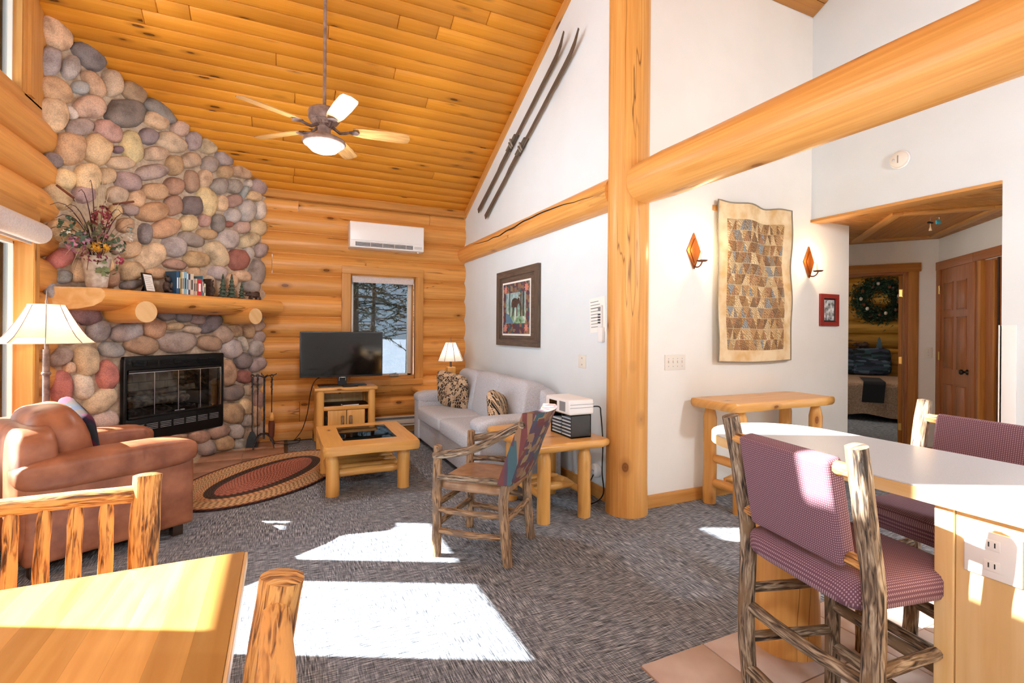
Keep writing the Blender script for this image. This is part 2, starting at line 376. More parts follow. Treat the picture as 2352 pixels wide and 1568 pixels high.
# river stones take the colour of the object, broken up by mineral grain
m, nt, b = nodes('river_stone')
oi = N(nt, 'ShaderNodeObjectInfo'); v = uvoff(nt, (1, 1, 1), 'Object', True)
g = N(nt, 'ShaderNodeTexNoise'); g.inputs['Scale'].default_value = 9; g.inputs['Detail'].default_value = 6; L(nt, v, g.inputs['Vector'])
g2 = N(nt, 'ShaderNodeTexNoise'); g2.inputs['Scale'].default_value = 110; g2.inputs['Detail'].default_value = 2; L(nt, v, g2.inputs['Vector'])
r = ramp(nt, [(.3, (.62, .58, .56)), (.5, (1, 1, 1)), (.72, (1.25, 1.2, 1.12))]); L(nt, g.outputs[0], r.inputs[0])
r2 = ramp(nt, [(.35, (.72, .72, .72)), (.6, (1.1, 1.1, 1.1))]); L(nt, g2.outputs[0], r2.inputs[0])
L(nt, mixc(nt, .7, mixc(nt, 1.0, oi.outputs['Color'], r.outputs[0], 'MULTIPLY'), mixc(nt, 1.0, mixc(nt, 1.0, oi.outputs['Color'], r.outputs[0], 'MULTIPLY'), r2.outputs[0], 'MULTIPLY')), b.inputs['Base Color'])
b.inputs['Roughness'].default_value = .78; bump(nt, b, g.outputs[0], .35, .02)
# object-coloured cloth / paint
for nm, ro in (('object_paint', .5), ('object_cloth', .95)):
    m, nt, b = nodes(nm); oi = N(nt, 'ShaderNodeObjectInfo'); g = N(nt, 'ShaderNodeTexNoise'); g.inputs['Scale'].default_value = 60
    L(nt, mixc(nt, .25, oi.outputs['Color'], mixc(nt, 1.0, oi.outputs['Color'], g.outputs[0], 'MULTIPLY')), b.inputs['Base Color']); b.inputs['Roughness'].default_value = ro
# braid: object colour with oblique plait marks
m, nt, b = nodes('rug_braid'); oi = N(nt, 'ShaderNodeObjectInfo'); v = uvoff(nt, (1, 1, 1), 'UV', True)
w = N(nt, 'ShaderNodeTexWave'); w.inputs['Scale'].default_value = 14; w.inputs['Distortion'].default_value = 1.5; w.bands_direction = 'DIAGONAL'; L(nt, v, w.inputs['Vector'])
r = ramp(nt, [(.2, (.55, .52, .5)), (.6, (1.1, 1.1, 1.1))]); L(nt, w.outputs['Fac'], r.inputs[0])
L(nt, mixc(nt, 1.0, oi.outputs['Color'], r.outputs[0], 'MULTIPLY'), b.inputs['Base Color']); b.inputs['Roughness'].default_value = .95; bump(nt, b, w.outputs['Fac'], .5, .004)
# stool upholstery: plum with a regular pale dot
m, nt, b = nodes('plum_weave'); v = uvoff(nt, (140, 140, 1), 'UV', False); vo = N(nt, 'ShaderNodeTexVoronoi'); vo.inputs['Scale'].default_value = 1; vo.inputs['Randomness'].default_value = 0; vo.voronoi_dimensions = '2D'; L(nt, v, vo.inputs['Vector'])
r = ramp(nt, [(.15, hx('#b598a0')), (.34, hx('#6c4857'))]); L(nt, vo.outputs['Distance'], r.inputs[0]); L(nt, r.outputs[0], b.inputs['Base Color']); b.inputs['Roughness'].default_value = .95; bump(nt, b, r.outputs[0], .2, .002)
# southwestern blanket fabric, glyph cushion fabric, quilt patchwork, bedding
def patch(name, cols, scale, rnd_=1.0, lines=None, stretch=(1, 1, 1), coord='UV', metric='CHEBYCHEV'):
    m, nt, b = nodes(name); v = uvoff(nt, stretch, coord, False)
    vo = N(nt, 'ShaderNodeTexVoronoi'); vo.distance = metric; vo.inputs['Scale'].default_value = scale; vo.inputs['Randomness'].default_value = rnd_; L(nt, v, vo.inputs['Vector'])
    sp = N(nt, 'ShaderNodeSeparateColor'); L(nt, vo.outputs['Color'], sp.inputs[0])
    n = len(cols); r = ramp(nt, [(i/n, hx(c)) for i, c in enumerate(cols)], 'CONSTANT'); L(nt, sp.outputs[0], r.inputs[0]); out = r.outputs[0]
    if lines:
        v2 = N(nt, 'ShaderNodeTexVoronoi', feature='DISTANCE_TO_EDGE'); v2.inputs['Scale'].default_value = scale*lines[1]; L(nt, v, v2.inputs['Vector'])
        r3 = ramp(nt, [(lines[2], (1, 1, 1)), (lines[2]+.03, (0, 0, 0))]); L(nt, v2.outputs['Distance'], r3.inputs[0]); out = mixc(nt, r3.outputs[0], out, hx(lines[0]))
    L(nt, out, b.inputs['Base Color']); b.inputs['Roughness'].default_value = .95
    return m
patch('blanket_fabric', ('#5a3b46', '#7a5a4a', '#3f5a62', '#8a6a50', '#54404f', '#6a3a3a', '#8d7a5c', '#4c4658'), 22)
patch('dark_cushion_fabric', ('#1e2740', '#5a2340', '#22303c', '#6b3a30', '#2a2038', '#463050', '#3a2a24'), 14)
patch('glyph_fabric', ('#2b2320', '#c9ad8e', '#3a2d28', '#b89a7c', '#241d1b', '#4a3a33'), 26, lines=('#d9bf9f', 1.5, .05), metric='EUCLIDEAN')
patch('bedding_pattern', ('#14212b', '#2b4a52', '#1d2c3c', '#3a3d58', '#15232a', '#54657a'), 10, stretch=(.6, 3, 3), coord='Object')
plain('chrome', '#d8d8d8', .15, 1); plain('brass', '#d3b26a', .3, 1); plain('black_plastic', '#121214', .3); plain('black_metal', '#17181a', .38, .3)
plain('white_plastic', '#f1f1f1', .3); plain('ivory_plastic', '#e9e4da', .4); plain('grille_grey', '#84878c', .5); plain('tv_screen', '#0b0a0a', .08, spec=.6); plain('tv_bezel', '#2a2a2c', .35)
plain('white_metal', '#e4ded4', .4); plain('paper', '#f3f1ec', .8); plain('ink', '#3a3a3a', .8); plain('soot', '#161310', .9); plain('cord_black', '#141414', .5)
plain('pewter_knob', '#4a463c', .3, .8); plain('red_lacquer', '#8e2f2a', .4); plain('padlock_blue', '#2aa7c4', .4); plain('black_cloth', '#141518', .95)
plain('void_dark', '#0c0c0d', .9); plain('foot_wood', '#3b2a20', .5); plain('grass_tan', '#c8bd9c', .8); plain('grass_plum', '#4b2d33', .8); plain('cattail', '#6b3a28', .9); plain('twig', '#6d4a3a', .9)
plain('canvas_binding', '#8a8172', .9); plain('wax', '#f0e0c0', .6); plain('cabinet_grey', '#cfd0d2', .35); plain('wool_throw', '#23262c', .95)
# glowing things
plain('lamp_glow', '#fff6e0', .5, emit='#fff1d6', es=5); plain('bulb_glow', '#ffe2a8', .5, emit='#ffcf85', es=28)
# lamp shades: paper that lets light through
for nm, cc in (('shade_paper', '#efe3c6'), ('shade_white', '#fbf9f5')):
    m, nt, b = nodes(nm); v = uvoff(nt, (1, 1, 1), 'Object', False); g = N(nt, 'ShaderNodeTexNoise'); g.inputs['Scale'].default_value = 16; g.inputs['Detail'].default_value = 4; L(nt, v, g.inputs['Vector'])
    cco = mixc(nt, g.outputs[0], hx(cc), tuple(q*.8 for q in hx(cc)))
    df = N(nt, 'ShaderNodeBsdfDiffuse'); tl = N(nt, 'ShaderNodeBsdfTranslucent'); L(nt, cco, df.inputs[0]); L(nt, cco, tl.inputs[0])
    ms = N(nt, 'ShaderNodeMixShader'); ms.inputs[0].default_value = .45; L(nt, df.outputs[0], ms.inputs[1]); L(nt, tl.outputs[0], ms.inputs[2]); L(nt, ms.outputs[0], nt.nodes['Material Output'].inputs[0])
# window glass: thin clear pane (straight-through) with a reflection; tint per kind
def glass(name, tint, refl=.08):
    m, nt, b = nodes(name); t = N(nt, 'ShaderNodeBsdfTransparent'); t.inputs[0].default_value = (*tint, 1)
    gl = N(nt, 'ShaderNodeBsdfGlossy'); gl.inputs['Roughness'].default_value = .02; fr = N(nt, 'ShaderNodeFresnel'); fr.inputs[0].default_value = 1.45
    ms = N(nt, 'ShaderNodeMixShader'); L(nt, fr.outputs[0], ms.inputs[0]); L(nt, t.outputs[0], ms.inputs[1]); L(nt, gl.outputs[0], ms.inputs[2]); L(nt, ms.outputs[0], nt.nodes['Material Output'].inputs[0])
glass('clear_glass', (.97, .98, .98)); glass('tinted_glass', (.25, .265, .28)); glass('smoked_glass', (.93, .92, .9)); glass('table_glass', (.35, .36, .38))  # tint of tinted_glass is added to hold down the bright snow outside
# ================================================================= SETTING
XL, XR, YB, YM, XH = -1.78, 2.345, 6.60, 2.985, 4.46       # left wall, white wall, log wall face, quilt wall, hall header
YF = -2.6                                                    # wall behind the photographer
SL = .502; ANG = math.atan(SL)
def ceil_z(y): return 3.02+SL*(6.68-y)
# ---- floor: carpet, kitchen tiles, hearth tiles
floor = struct('floor', MB().bx(-2.3, 11.5, YF-.1, 8.0, -.12, 0), 'carpet', 'dark grey woven carpet floor')
T = .336; tm = MB().box((0, 0, 0), (T-.006, T-.006, .01)).mesh('tile', .002, 1); tm.materials.append(M_['ceramic_tile'])
gb = MB().bx(1.317, XH, YF, 1.576, 0, .004); g_ = obj('grout_bed', gb, 'hearth_tile', floor)
for i in range(9):
    for j in range(8):
        obj('tile', tm, None, floor, loc=(1.317+T*(i+.5), 1.576-T*(j+.5), .005))
hm = MB().box((0, 0, 0), (.40-.006, .40-.006, .01)).mesh('hearth_tile', .002, 1); hm.materials.append(M_['hearth_tile'])
obj('grout_bed', MB().prism([(-1.62, 5.2), (.02, 5.2), (.02, 6.66), (-.2, 6.66)], (0, 0, 0), (1, 0, 0), (0, 1, 0), (0, 0, 1), .004), 'mortar', floor)
for i in range(4):
    for j in range(4):
        x, y = .02-.4*(i+.5), 6.6-.4*(j+.5)
        if y-x < 6.62 and y+x > 4.2: obj('hearth_tile', hm, None, floor, loc=(x, y, .005))
struct('trim_1', MB().bx(.02, .06, 5.2, 6.62, 0, .008), 'foot_wood')
# ---- log wall at the back, one log per course, window opening left free
wb = struct('wall_back', MB().bx(-1.95, 2.6, YB+.24, YB+.30, -.1, .6), 'pine_trim', 'honey pine log wall')
LR = .150
def log_x(x0, x1, z, r=LR, y=YB+LR, par=None, seed=0):
    n = max(2, int((x1-x0)/.25)+1); rr = [r*(1+.015*nz(i*1.7, seed, 3)) for i in range(n)]
    return obj('log', MB().tube([(lerp(x0, x1, i/(n-1)), y, z) for i in range(n)], rr, 28), 'pine_log', par)
seams = [.20+.262*k for k in range(11)]          # .20 ... 2.82
WX0, WX1, WZ0, WZ1 = .675, 1.735, .655, 2.175    # outer casing of the window
for k in range(10):
    z = (seams[k]+seams[k+1])/2
    spans = [(-.32, 2.36)]
    if seams[k+1] > WZ0+.08 and seams[k] < WZ1-.1: spans = [(-.32, WX0+.03), (WX1-.03, 2.36)]
    if k == 0: spans = [(-.32, .19), (.195, 2.36)]
    if k == 7: spans = [(-.32, -.13), (-.125, 2.36)]
    for i, (a, b_) in enumerate(spans): log_x(a, b_, z, par=wb, seed=k*3+i)
for a, b_ in ((-.3, .16), (.165, 1.82), (1.825, 2.36)): log_x(a, b_, 2.875, .105, YB+.13, wb, a)
log_x(-.3, 2.36, .13, .10, YB+.12, wb, 55)
for z in seams:
    for a, b_ in ([(-.3, WX0+.02), (WX1-.02, 2.35)] if WZ0 < z < WZ1 else [(-.3, 2.35)]):
        obj('chinking', MB().tube([(a, YB+LR-.077, z), (b_, YB+LR-.077, z)], .008, 6), 'pine_log_pale', wb)
struct('trim_2', MB().box((1.0, YB+.02, 3.0), (2.75, .05, .10), Matrix.Rotation(-.25, 3, 'X')), 'pine_trim', 'pale pine board under the ceiling slope', bevel=.003)
struct('baseboard_back', MB().bx(-.25, .345, YB-.01, YB+.03, 0, .10).bx(1.02, 2.34, YB-.01, YB+.03, 0, .09), 'pine_trim', bevel=.003)
# ---- window in the log wall
w1 = sroot('window_1', 'pine-cased window onto snowy trees')
def part(name, mb, mat, par, **k): return obj(name, mb, mat, par, **k)
yw = YB+.0
part('casing', MB().bx(WX0, WX1, yw-.01, yw+.10, WZ1-.10, WZ1), 'pine_trim', w1, bevel=.004)
part('casing', MB().bx(WX0, WX0+.11, yw-.01, yw+.10, WZ0, WZ1-.10), 'pine_trim', w1, bevel=.004)
part('casing', MB().bx(WX1-.11, WX1, yw-.01, yw+.10, WZ0, WZ1-.10), 'pine_trim', w1, bevel=.004)
part('sill', MB().bx(WX0, WX1, yw-.02, yw+.10, WZ0-.03, WZ0+.05), 'pine_trim', w1, bevel=.004)
gx0, gx1, gz0, gz1 = WX0+.11, WX1-.11, WZ0+.05, WZ1-.10
part('reveal', MB().bx(gx0, gx0+.02, yw+.10, yw+.30, gz0, gz1).bx(gx1-.02, gx1, yw+.10, yw+.30, gz0, gz1).bx(gx0, gx1, yw+.10, yw+.30, gz1-.02, gz1).bx(gx0, gx1, yw+.10, yw+.30, gz0, gz0+.03), 'pine_trim', w1)
part('sash', MB().bx(gx0+.02, gx0+.05, yw+.15, yw+.20, gz0+.03, gz1-.02).bx(gx1-.07, gx1-.02, yw+.15, yw+.20, gz0+.03, gz1-.02).bx(gx0+.02, gx1-.02, yw+.15, yw+.20, gz0+.03, gz0+.06).bx(gx0+.02, gx1-.02, yw+.15, yw+.20, gz1-.06, gz1-.02), 'white_metal', w1, bevel=.003)
part('pane', MB().bx(gx0+.04, gx1-.05, yw+.172, yw+.178, gz0+.05, gz1-.04), 'tinted_glass', w1)
part('crank', MB().bx(1.30, 1.42, yw+.06, yw+.11, gz0+.03, gz0+.055).tube([(1.33, yw+.08, gz0+.05), (1.39, yw+.06, gz0+.075)], .008, 8), 'chrome', w1)
rb = tag(obj('roller_blind', MB().tube([(gx0+.02, yw+.07, gz1-.055), (gx1-.02, yw+.07, gz1-.055)], .045, 20).bx(gx0+.03, gx1-.03, yw+.025, yw+.032, gz1-.105, gz1-.05), 'blind_fabric'), 'rolled-up pale fabric blind at the head of the log wall window', 'blind')
# ---- left wall: logs, window band, upper lights
wl = struct('wall_left', MB().bx(-2.15, -2.10, YF, 5.2, -.1, .4), 'pine_trim', 'pine log wall with tall windows')
lseam = [.003+.272*k for k in range(12)]        # courses up to 2.995
LY = [(1.89, 2.90), (3.07, 3.84), (4.01, 4.75)] # glass widths of the three lower windows
OZ0, OZ1 = .42, 2.16
def log_y(y0, y1, z, r=.155, x=XL-.03, seed=0):
    n = max(2, int((y1-y0)/.4)+1)
    return obj('log', MB().tube([(x, lerp(y0, y1, i/(n-1)), z) for i in range(n)], [r*(1+.012*nz(i*1.9, seed, 8)) for i in range(n)], 24), 'pine_log', wl)
for k in range(11):
    z = lseam[k]+.136
    if lseam[k+1] > OZ0+.1 and lseam[k] < OZ1-.1:
        log_y(YF, 1.84, z, seed=k); log_y(4.82, 5.4, z, seed=k+40)
    else: log_y(YF, 5.4, z, seed=k)
def side_window(root, y0, y1, z0, z1, x0=-1.88, x1=-1.66):
    fr = .045
    part('jamb', MB().bx(x0, x1, y0-.08, y0, z0-.05, z1+.05), 'pine_trim', root); part('jamb', MB().bx(x0, x1, y1, y1+.08, z0-.05, z1+.05), 'pine_trim', root)
    part('sash', MB().bx(-1.83, -1.77, y0, y0+.012, z0, z1).bx(-1.83, -1.77, y1-.012, y1, z0, z1).bx(-1.83, -1.77, y0, y1, z0, z0+.02).bx(-1.83, -1.77, y0, y1, z1-.02, z1), 'white_metal', root)
    part('pane', MB().bx(-1.803, -1.797, y0+.01, y1-.01, z0+.01, z1-.01), 'clear_glass', root)
for i, (a, b_) in enumerate(LY):
    w = sroot('window_%d' % (i+2), 'tall sunlit window in the left log wall')
    side_window(w, a, b_, .5, 1.975)
fr = sroot('trim_3', 'pine casing around the left windows')
xc0, xc1 = -1.70, -1.655
part('casing', MB().bx(xc0, xc1, 1.84, 4.84, OZ1-.07, OZ1+.06), 'pine_trim', fr, bevel=.004)
part('casing', MB().bx(xc0, xc1, 1.84, 4.84, OZ0-.06, OZ0+.06), 'pine_trim', fr, bevel=.004)
for a, b_ in ((1.78, 1.88), (2.91, 3.06), (3.85, 4.0), (4.76, 4.84)):
    part('casing', MB().bx(xc0, xc1, a, b_, OZ0+.05, OZ1-.07), 'pine_trim', fr, bevel=.004)
part('head_fill', MB().bx(-1.86, -1.67, 1.84, 4.80, 1.975, OZ1+.1), 'pine_trim', fr)
part('sill_fill', MB().bx(-1.86, -1.67, 1.84, 4.80, OZ0-.1, .52), 'pine_trim', fr)
bl = tag(obj('roller_blind', MB().tube([(-1.60, 3.94, 2.03), (-1.60, 4.66, 2.03)], .075, 20).bx(-1.64, -1.635, 3.96, 4.65, 1.945, 2.03), 'blind_fabric'), 'thick rolled pale blind above the tall left window', 'blind')
# upper wall with clerestory lights between timber posts
part('plate', MB().bx(-2.05, -1.72, YF, 5.14, 2.97, 3.07), 'pine_trim', wl, bevel=.006)
UY = [(1.70, 2.59, 4.85), (3.30, 3.83, 4.25), (4.0, 4.76, 3.80)]
ys = [YF, 1.96, 2.59, 3.39, 3.81, 4.08, 4.76, 5.25]
for a, b_ in ((YF, 1.70), (2.59, 3.30), (3.83, 4.0), (4.76, 5.20)):
    top = lambda y: ceil_z(y) if y > 1.0 else ceil_z(2.0-y)
    ptsp = [(a, 3.05), (b_, 3.05), (b_, top(b_)+.05)]+([(1.0, ceil_z(1.0)+.05)] if a < 1.0 < b_ else [])+[(a, top(a)+.05)]
    part('stud_panel', MB().prism(ptsp, (-1.90, 0, 0), (0, 1, 0), (0, 0, 1), (1, 0, 0), .18, grain=1), 'pine_trim', wl)
for i, (a, b_, zt) in enumerate(UY):
    part('head_panel', MB().prism([(a, zt), (b_, zt), (b_, ceil_z(b_)+.05), (a, ceil_z(a)+.05)], (-1.90, 0, 0), (0, 1, 0), (0, 0, 1), (1, 0, 0), .18, grain=1), 'pine_trim', wl)
    w = sroot('window_%d' % (i+5), 'upper window light under the plank ceiling')
    part('sash', MB().bx(-1.84, -1.78, a, a+.03, 3.08, zt).bx(-1.84, -1.78, b_-.03, b_, 3.08, zt).bx(-1.84, -1.78, a, b_, 3.08, 3.12).bx(-1.84, -1.78, a, b_, zt-.03, zt), 'white_metal', w)
    part('stop', MB().bx(-1.78, -1.73, b_-.02, b_, 3.08, zt).bx(-1.78, -1.73, a, a+.02, 3.08, zt), 'pine_trim', w)
    part('pane', MB().bx(-1.813, -1.807, a+.02, b_-.02, 3.10, zt-.02), 'clear_glass', w)
part('casing', MB().bx(-1.74, -1.70, 4.80, 4.88, 3.07, 3.86), 'pine_trim', wl); part('casing', MB().bx(-1.82, -1.735, 4.97, 5.12, 3.07, 3.83), 'pine_trim', wl)
# ---- plank ceiling over the living room, plank by plank
ceil = struct('ceiling', MB().prism([(6.95, ceil_z(6.95)+.03), (1.0, ceil_z(1.0)+.03), (YF-.1, ceil_z(2.0-YF+.1)+.03), (YF-.1, ceil_z(2.0-YF+.1)+.1), (1.0, ceil_z(1.0)+.1), (6.95, ceil_z(6.95)+.1)], (-2.15, 0, 0), (0, 1, 0), (0, 0, 1), (1, 0, 0), 2.15+2.47), 'pine_ceiling', 'sloped tongue-and-groove pine plank ceiling')
PW = .1295; Mx = Matrix.Rotation(-ANG, 3, 'X')
for i in range(34):
    d = (i+.5)*PW; y = 6.72-d*math.cos(ANG); z = ceil_z(6.72)+d*math.sin(ANG)
    r_ = random.Random(i*13+5); cuts = [-2.1]+sorted([r_.uniform(-1.2, 2.0)]+([r_.uniform(-1.0, 1.8)] if r_.random() < .25 else []))+[2.335]
    for a, b_ in zip(cuts, cuts[1:]):
        if b_-a < .05: continue
        obj('plank', MB().box(((a+b_)/2, y, z), (b_-a-.002, PW-.002, .024), Mx), 'pine_ceiling', ceil, bevel=.007, segs=1)
struct('trim_4', MB().box((XR-.012, (6.66+2.9)/2, (ceil_z(6.66)+ceil_z(2.9))/2-.055), (.024, math.hypot(3.76, 3.76*SL), .085), Mx, grain=1), 'pine_trim', 'sloping pine trim board along the white wall')
# ---- white gable wall (skis), quilt wall, hall header wall, wall behind the camera
struct('wall_right', MB().prism([(6.95, 0), (6.95, ceil_z(6.95)+.03), (YM+.05, ceil_z(YM+.05)+.05), (YM+.05, 0)], (XR, 0, 0), (0, 1, 0), (0, 0, 1), (1, 0, 0), .12), 'wall_paint', 'white gable wall')
struct('wall_middle', MB().prism([(XR, 0), (5.03, 0), (5.03, 2.43), (XH+.02, 2.43), (XH+.02, 4.36), (XR, 4.36)], (0, YM, 0), (1, 0, 0), (0, 0, 1), (0, 1, 0), .12), 'wall_paint_warm', 'cream wall with quilt')
kz = lambda y: 4.30+.54*(YM-y)
struct('wall_far', MB().prism([(YM, 2.41), (YM, 4.34), (1.2, kz(1.2)+.05), (YF, 3.2), (YF, 0), (1.64, 0), (1.64, 2.41)], (XH, 0, 0), (0, 1, 0), (0, 0, 1), (1, 0, 0), .12), 'wall_paint', 'white wall above hall opening')
kc = struct('ceiling_1', MB().prism([(YM+.02, kz(YM)+.03), (1.2, kz(1.2)+.03), (YF, 3.25), (YF, 3.33), (1.2, kz(1.2)+.11), (YM+.02, kz(YM)+.11)], (2.4, 0, 0), (0, 1, 0), (0, 0, 1), (1, 0, 0), XH-2.4+.1), 'hall_wood', 'kitchen plank ceiling')
ka = math.atan(.54)
for i in range(8):
    d = (i+.5)*PW
    obj('plank', MB().box((3.44, YM-d*math.cos(ka), kz(YM)+d*math.sin(ka)), (2.03, PW-.003, .02), Matrix.Rotation(-ka, 3, 'X')), 'hall_wood', kc, bevel=.003, segs=1)
struct('wall_gable', MB().prism([(YM, kz(YM)), (YM, ceil_z(YM)+.05), (1.0, ceil_z(1.0)+.05), (YF, ceil_z(2-YF)+.05), (YF, 3.2), (1.2, kz(1.2))], (2.40, 0, 0), (0, 1, 0), (0, 0, 1), (1, 0, 0), .07), 'wall_paint')
wf = struct('wall_front', MB().bx(-2.1, -1.9, YF-.12, YF, 0, 2.2).bx(.3, 4.6, YF-.12, YF, 0, 2.2).bx(-2.1, 4.6, YF-.12, YF, 2.1, 4.3), 'wall_paint', 'white wall behind the camera')
w = sroot('window_8', 'unseen glazed doors added behind the camera for fill light')  # unseen glazed doors, added to let fill light into the room
part('sash', MB().bx(-1.9, -1.82, YF-.1, YF-.02, 0, 2.1).bx(.22, .3, YF-.1, YF-.02, 0, 2.1).bx(-.84, -.76, YF-.1, YF-.02, 0, 2.1).bx(-1.9, .3, YF-.1, YF-.02, 0, .1).bx(-1.9, .3, YF-.1, YF-.02, 2.02, 2.1), 'white_metal', w)
part('pane', MB().bx(-1.85, -.82, YF-.065, YF-.06, .08, 2.04), 'clear_glass', w); part('pane', MB().bx(-.78, .25, YF-.065, YF-.06, .08, 2.04), 'clear_glass', w)
struct('baseboard_right', MB().bx(XR-.016, XR, 3.1, 6.6, 0, .105), 'pine_trim', bevel=.003)
struct('baseboard_middle', MB().bx(2.48, 5.03, YM-.016, YM, 0, .10), 'pine_trim', bevel=.003)
struct('trim_5', MB().bx(XH-.015, XH+.14, 1.64, YM, 2.385, 2.41), 'pine_trim', 'pine edge board under the hall header', bevel=.002)
tag(obj('corner_guard', MB().bx(XH-.012, XH, 1.56, 1.645, .2, 1.42).bx(XH-.012, XH+.05, 1.633, 1.652, .2, 1.42), 'white_plastic', bevel=.002), 'white plastic guard on the wall corner beside the hall opening', 'corner guard')
# ---- hallway at 45 degrees
HB = Vector((6.576, 2.946, 0)); W_ = Vector((-.586, .81, 0)).normalized(); Q_ = Vector((-.69, -.724, 0)).normalized()
hallw = struct('wall_hall', MB().prism([(-.0, 0), (.27, 0), (.27, 2.06), (1.04, 2.06), (1.04, 0), (2.2, 0), (2.2, 2.45), (0, 2.45)], (0, 0, 0), (1, 0, 0), (0, 0, 1), (0, -1, 0), .12), 'wall_paint_warm', 'hall wall with bedroom doorway', loc=HB, rot=(0, 0, math.atan2(W_.y, W_.x)))
struct('wall_closet', MB().bx(-.1, 1.9, 0, .12, 0, 2.45), 'wall_paint_warm', 'angled hall wall with closet door', loc=HB, rot=(0, 0, math.atan2(Q_.y, Q_.x)))
struct('wall_return', MB().bx(4.91, 5.03, YM+.12, 5.2, 0, 2.45), 'wall_paint_warm')
struct('wall_end', MB().bx(4.58, 5.6, .98, 1.1, 0, 2.45), 'wall_paint_warm')
dvec = Vector((.674, -.739, 0)).normalized(); pvec = Vector((.739, .674, 0)).normalized()
hc_ = struct('ceiling_2', MB().prism([(XH+.01, .9), (7.4, .9), (7.4, 4.6), (5.04, 4.6), (5.04, YM), (XH+.01, YM)], (0, 0, 2.43), (1, 0, 0), (0, 1, 0), (0, 0, 1), .05), 'hall_wood', 'low plank hall ceiling')
def clip(poly, a, b_, c_):     # keep a*x+b*y >= c
    out = []
    for i in range(len(poly)):
        P, Qv = poly[i], poly[(i+1) % len(poly)]; dp, dq = a*P[0]+b_*P[1]-c_, a*Qv[0]+b_*Qv[1]-c_
        if dp >= 0: out.append(P)
        if dp*dq < 0: t = dp/(dp-dq); out.append((P[0]+(Qv[0]-P[0])*t, P[1]+(Qv[1]-P[1])*t))
    return out
A0 = Vector((4.46, 1.64, 0))
for i in range(-6, 26):
    o0 = A0+pvec*(.1*i); o1 = o0+pvec*.093
    poly = [tuple((q+dvec*t)[:2]) for q, t in ((o0, -3), (o0, 3), (o1, 3), (o1, -3))]
    for h in ((1, 0, XH+.012), (0, -1, -YM), (0, 1, 1.1)): poly = clip(poly, *h) if poly else poly
    if len(poly) > 2: obj('plank', MB().prism(poly, (0, 0, 2.412), (1, 0, 0), (0, 1, 0), (0, 0, 1), .015), 'hall_wood', hc_)
for i in range(8, 30):
    o0 = A0+pvec*(.1*i); o1 = o0+pvec*.093
    poly = [tuple((q+dvec*t)[:2]) for q, t in ((o0, -3), (o0, 3), (o1, 3), (o1, -3))]
    for h in ((1, 0, 5.04), (0, 1, YM), (-1, 0, -7.2), (0, -1, -4.5)): poly = clip(poly, *h) if poly else poly
    if len(poly) > 2: obj('plank', MB().prism(poly, (0, 0, 2.412), (1, 0, 0), (0, 1, 0), (0, 0, 1), .015), 'hall_wood', hc_)
# ================================================================= STONE CHIMNEY (face on a 45-degree plane across the corner)
S2 = math.sqrt(.5); E_ = Vector((S2, S2, 0)); NF = Vector((S2, -S2, 0))
def FP(s, z, d=0.0): return Vector((s*S2+d*S2, 6.83+s*S2-d*S2, z))
def px_face(x, y, d=0.0): return at_plane(x, y, (0, 6.83-d/S2), (1, -1))
def s_of(x, y, d=0.0):
    q = px_face(x, y, d); return ((q.x+q.y-6.83)*S2, q.z)
chim = thing('stone_chimney', 'rounded multicoloured river-stone chimney breast across the corner', 'fireplace')
S0, S1 = -2.62, -.27; FS0, FS1, FZ0, FZ1 = -1.85, -.905, .34, 1.06
cz = lambda s: ceil_z(6.83+s*S2)-.01
mb = MB()
for poly in ([(S0, 0), (FS0, 0), (FS0, cz(FS0)), (S0, cz(S0))], [(FS1, 0), (S1, 0), (S1, cz(S1)), (FS1, cz(FS1))],
             [(FS0, 0), (FS1, 0), (FS1, FZ0), (FS0, FZ0)], [(FS0, FZ1), (FS1, FZ1), (FS1, cz(FS1)), (FS0, cz(FS0))]):
    mb.prism(poly, FP(0, 0, -.01), E_, (0, 0, 1), -NF, .12)
obj('mortar', mb, 'mortar', chim)
SC = dict(T='#d5b795', S='#dec49c', G='#a59b96', D='#878080', P='#ab9a94', R='#b6978a', X='#c07c74', O='#c3a07f', K='#7d7371', W='#d6cbbf', B='#ab8d78', V='#85707a', L='#bab0ab', Q='#c6ac99', N='#a3a6a9', Z='#9c655b', Y='#d2bda2')
k1, k2, k3 = 3.0156, (0, 380), (0, 700)
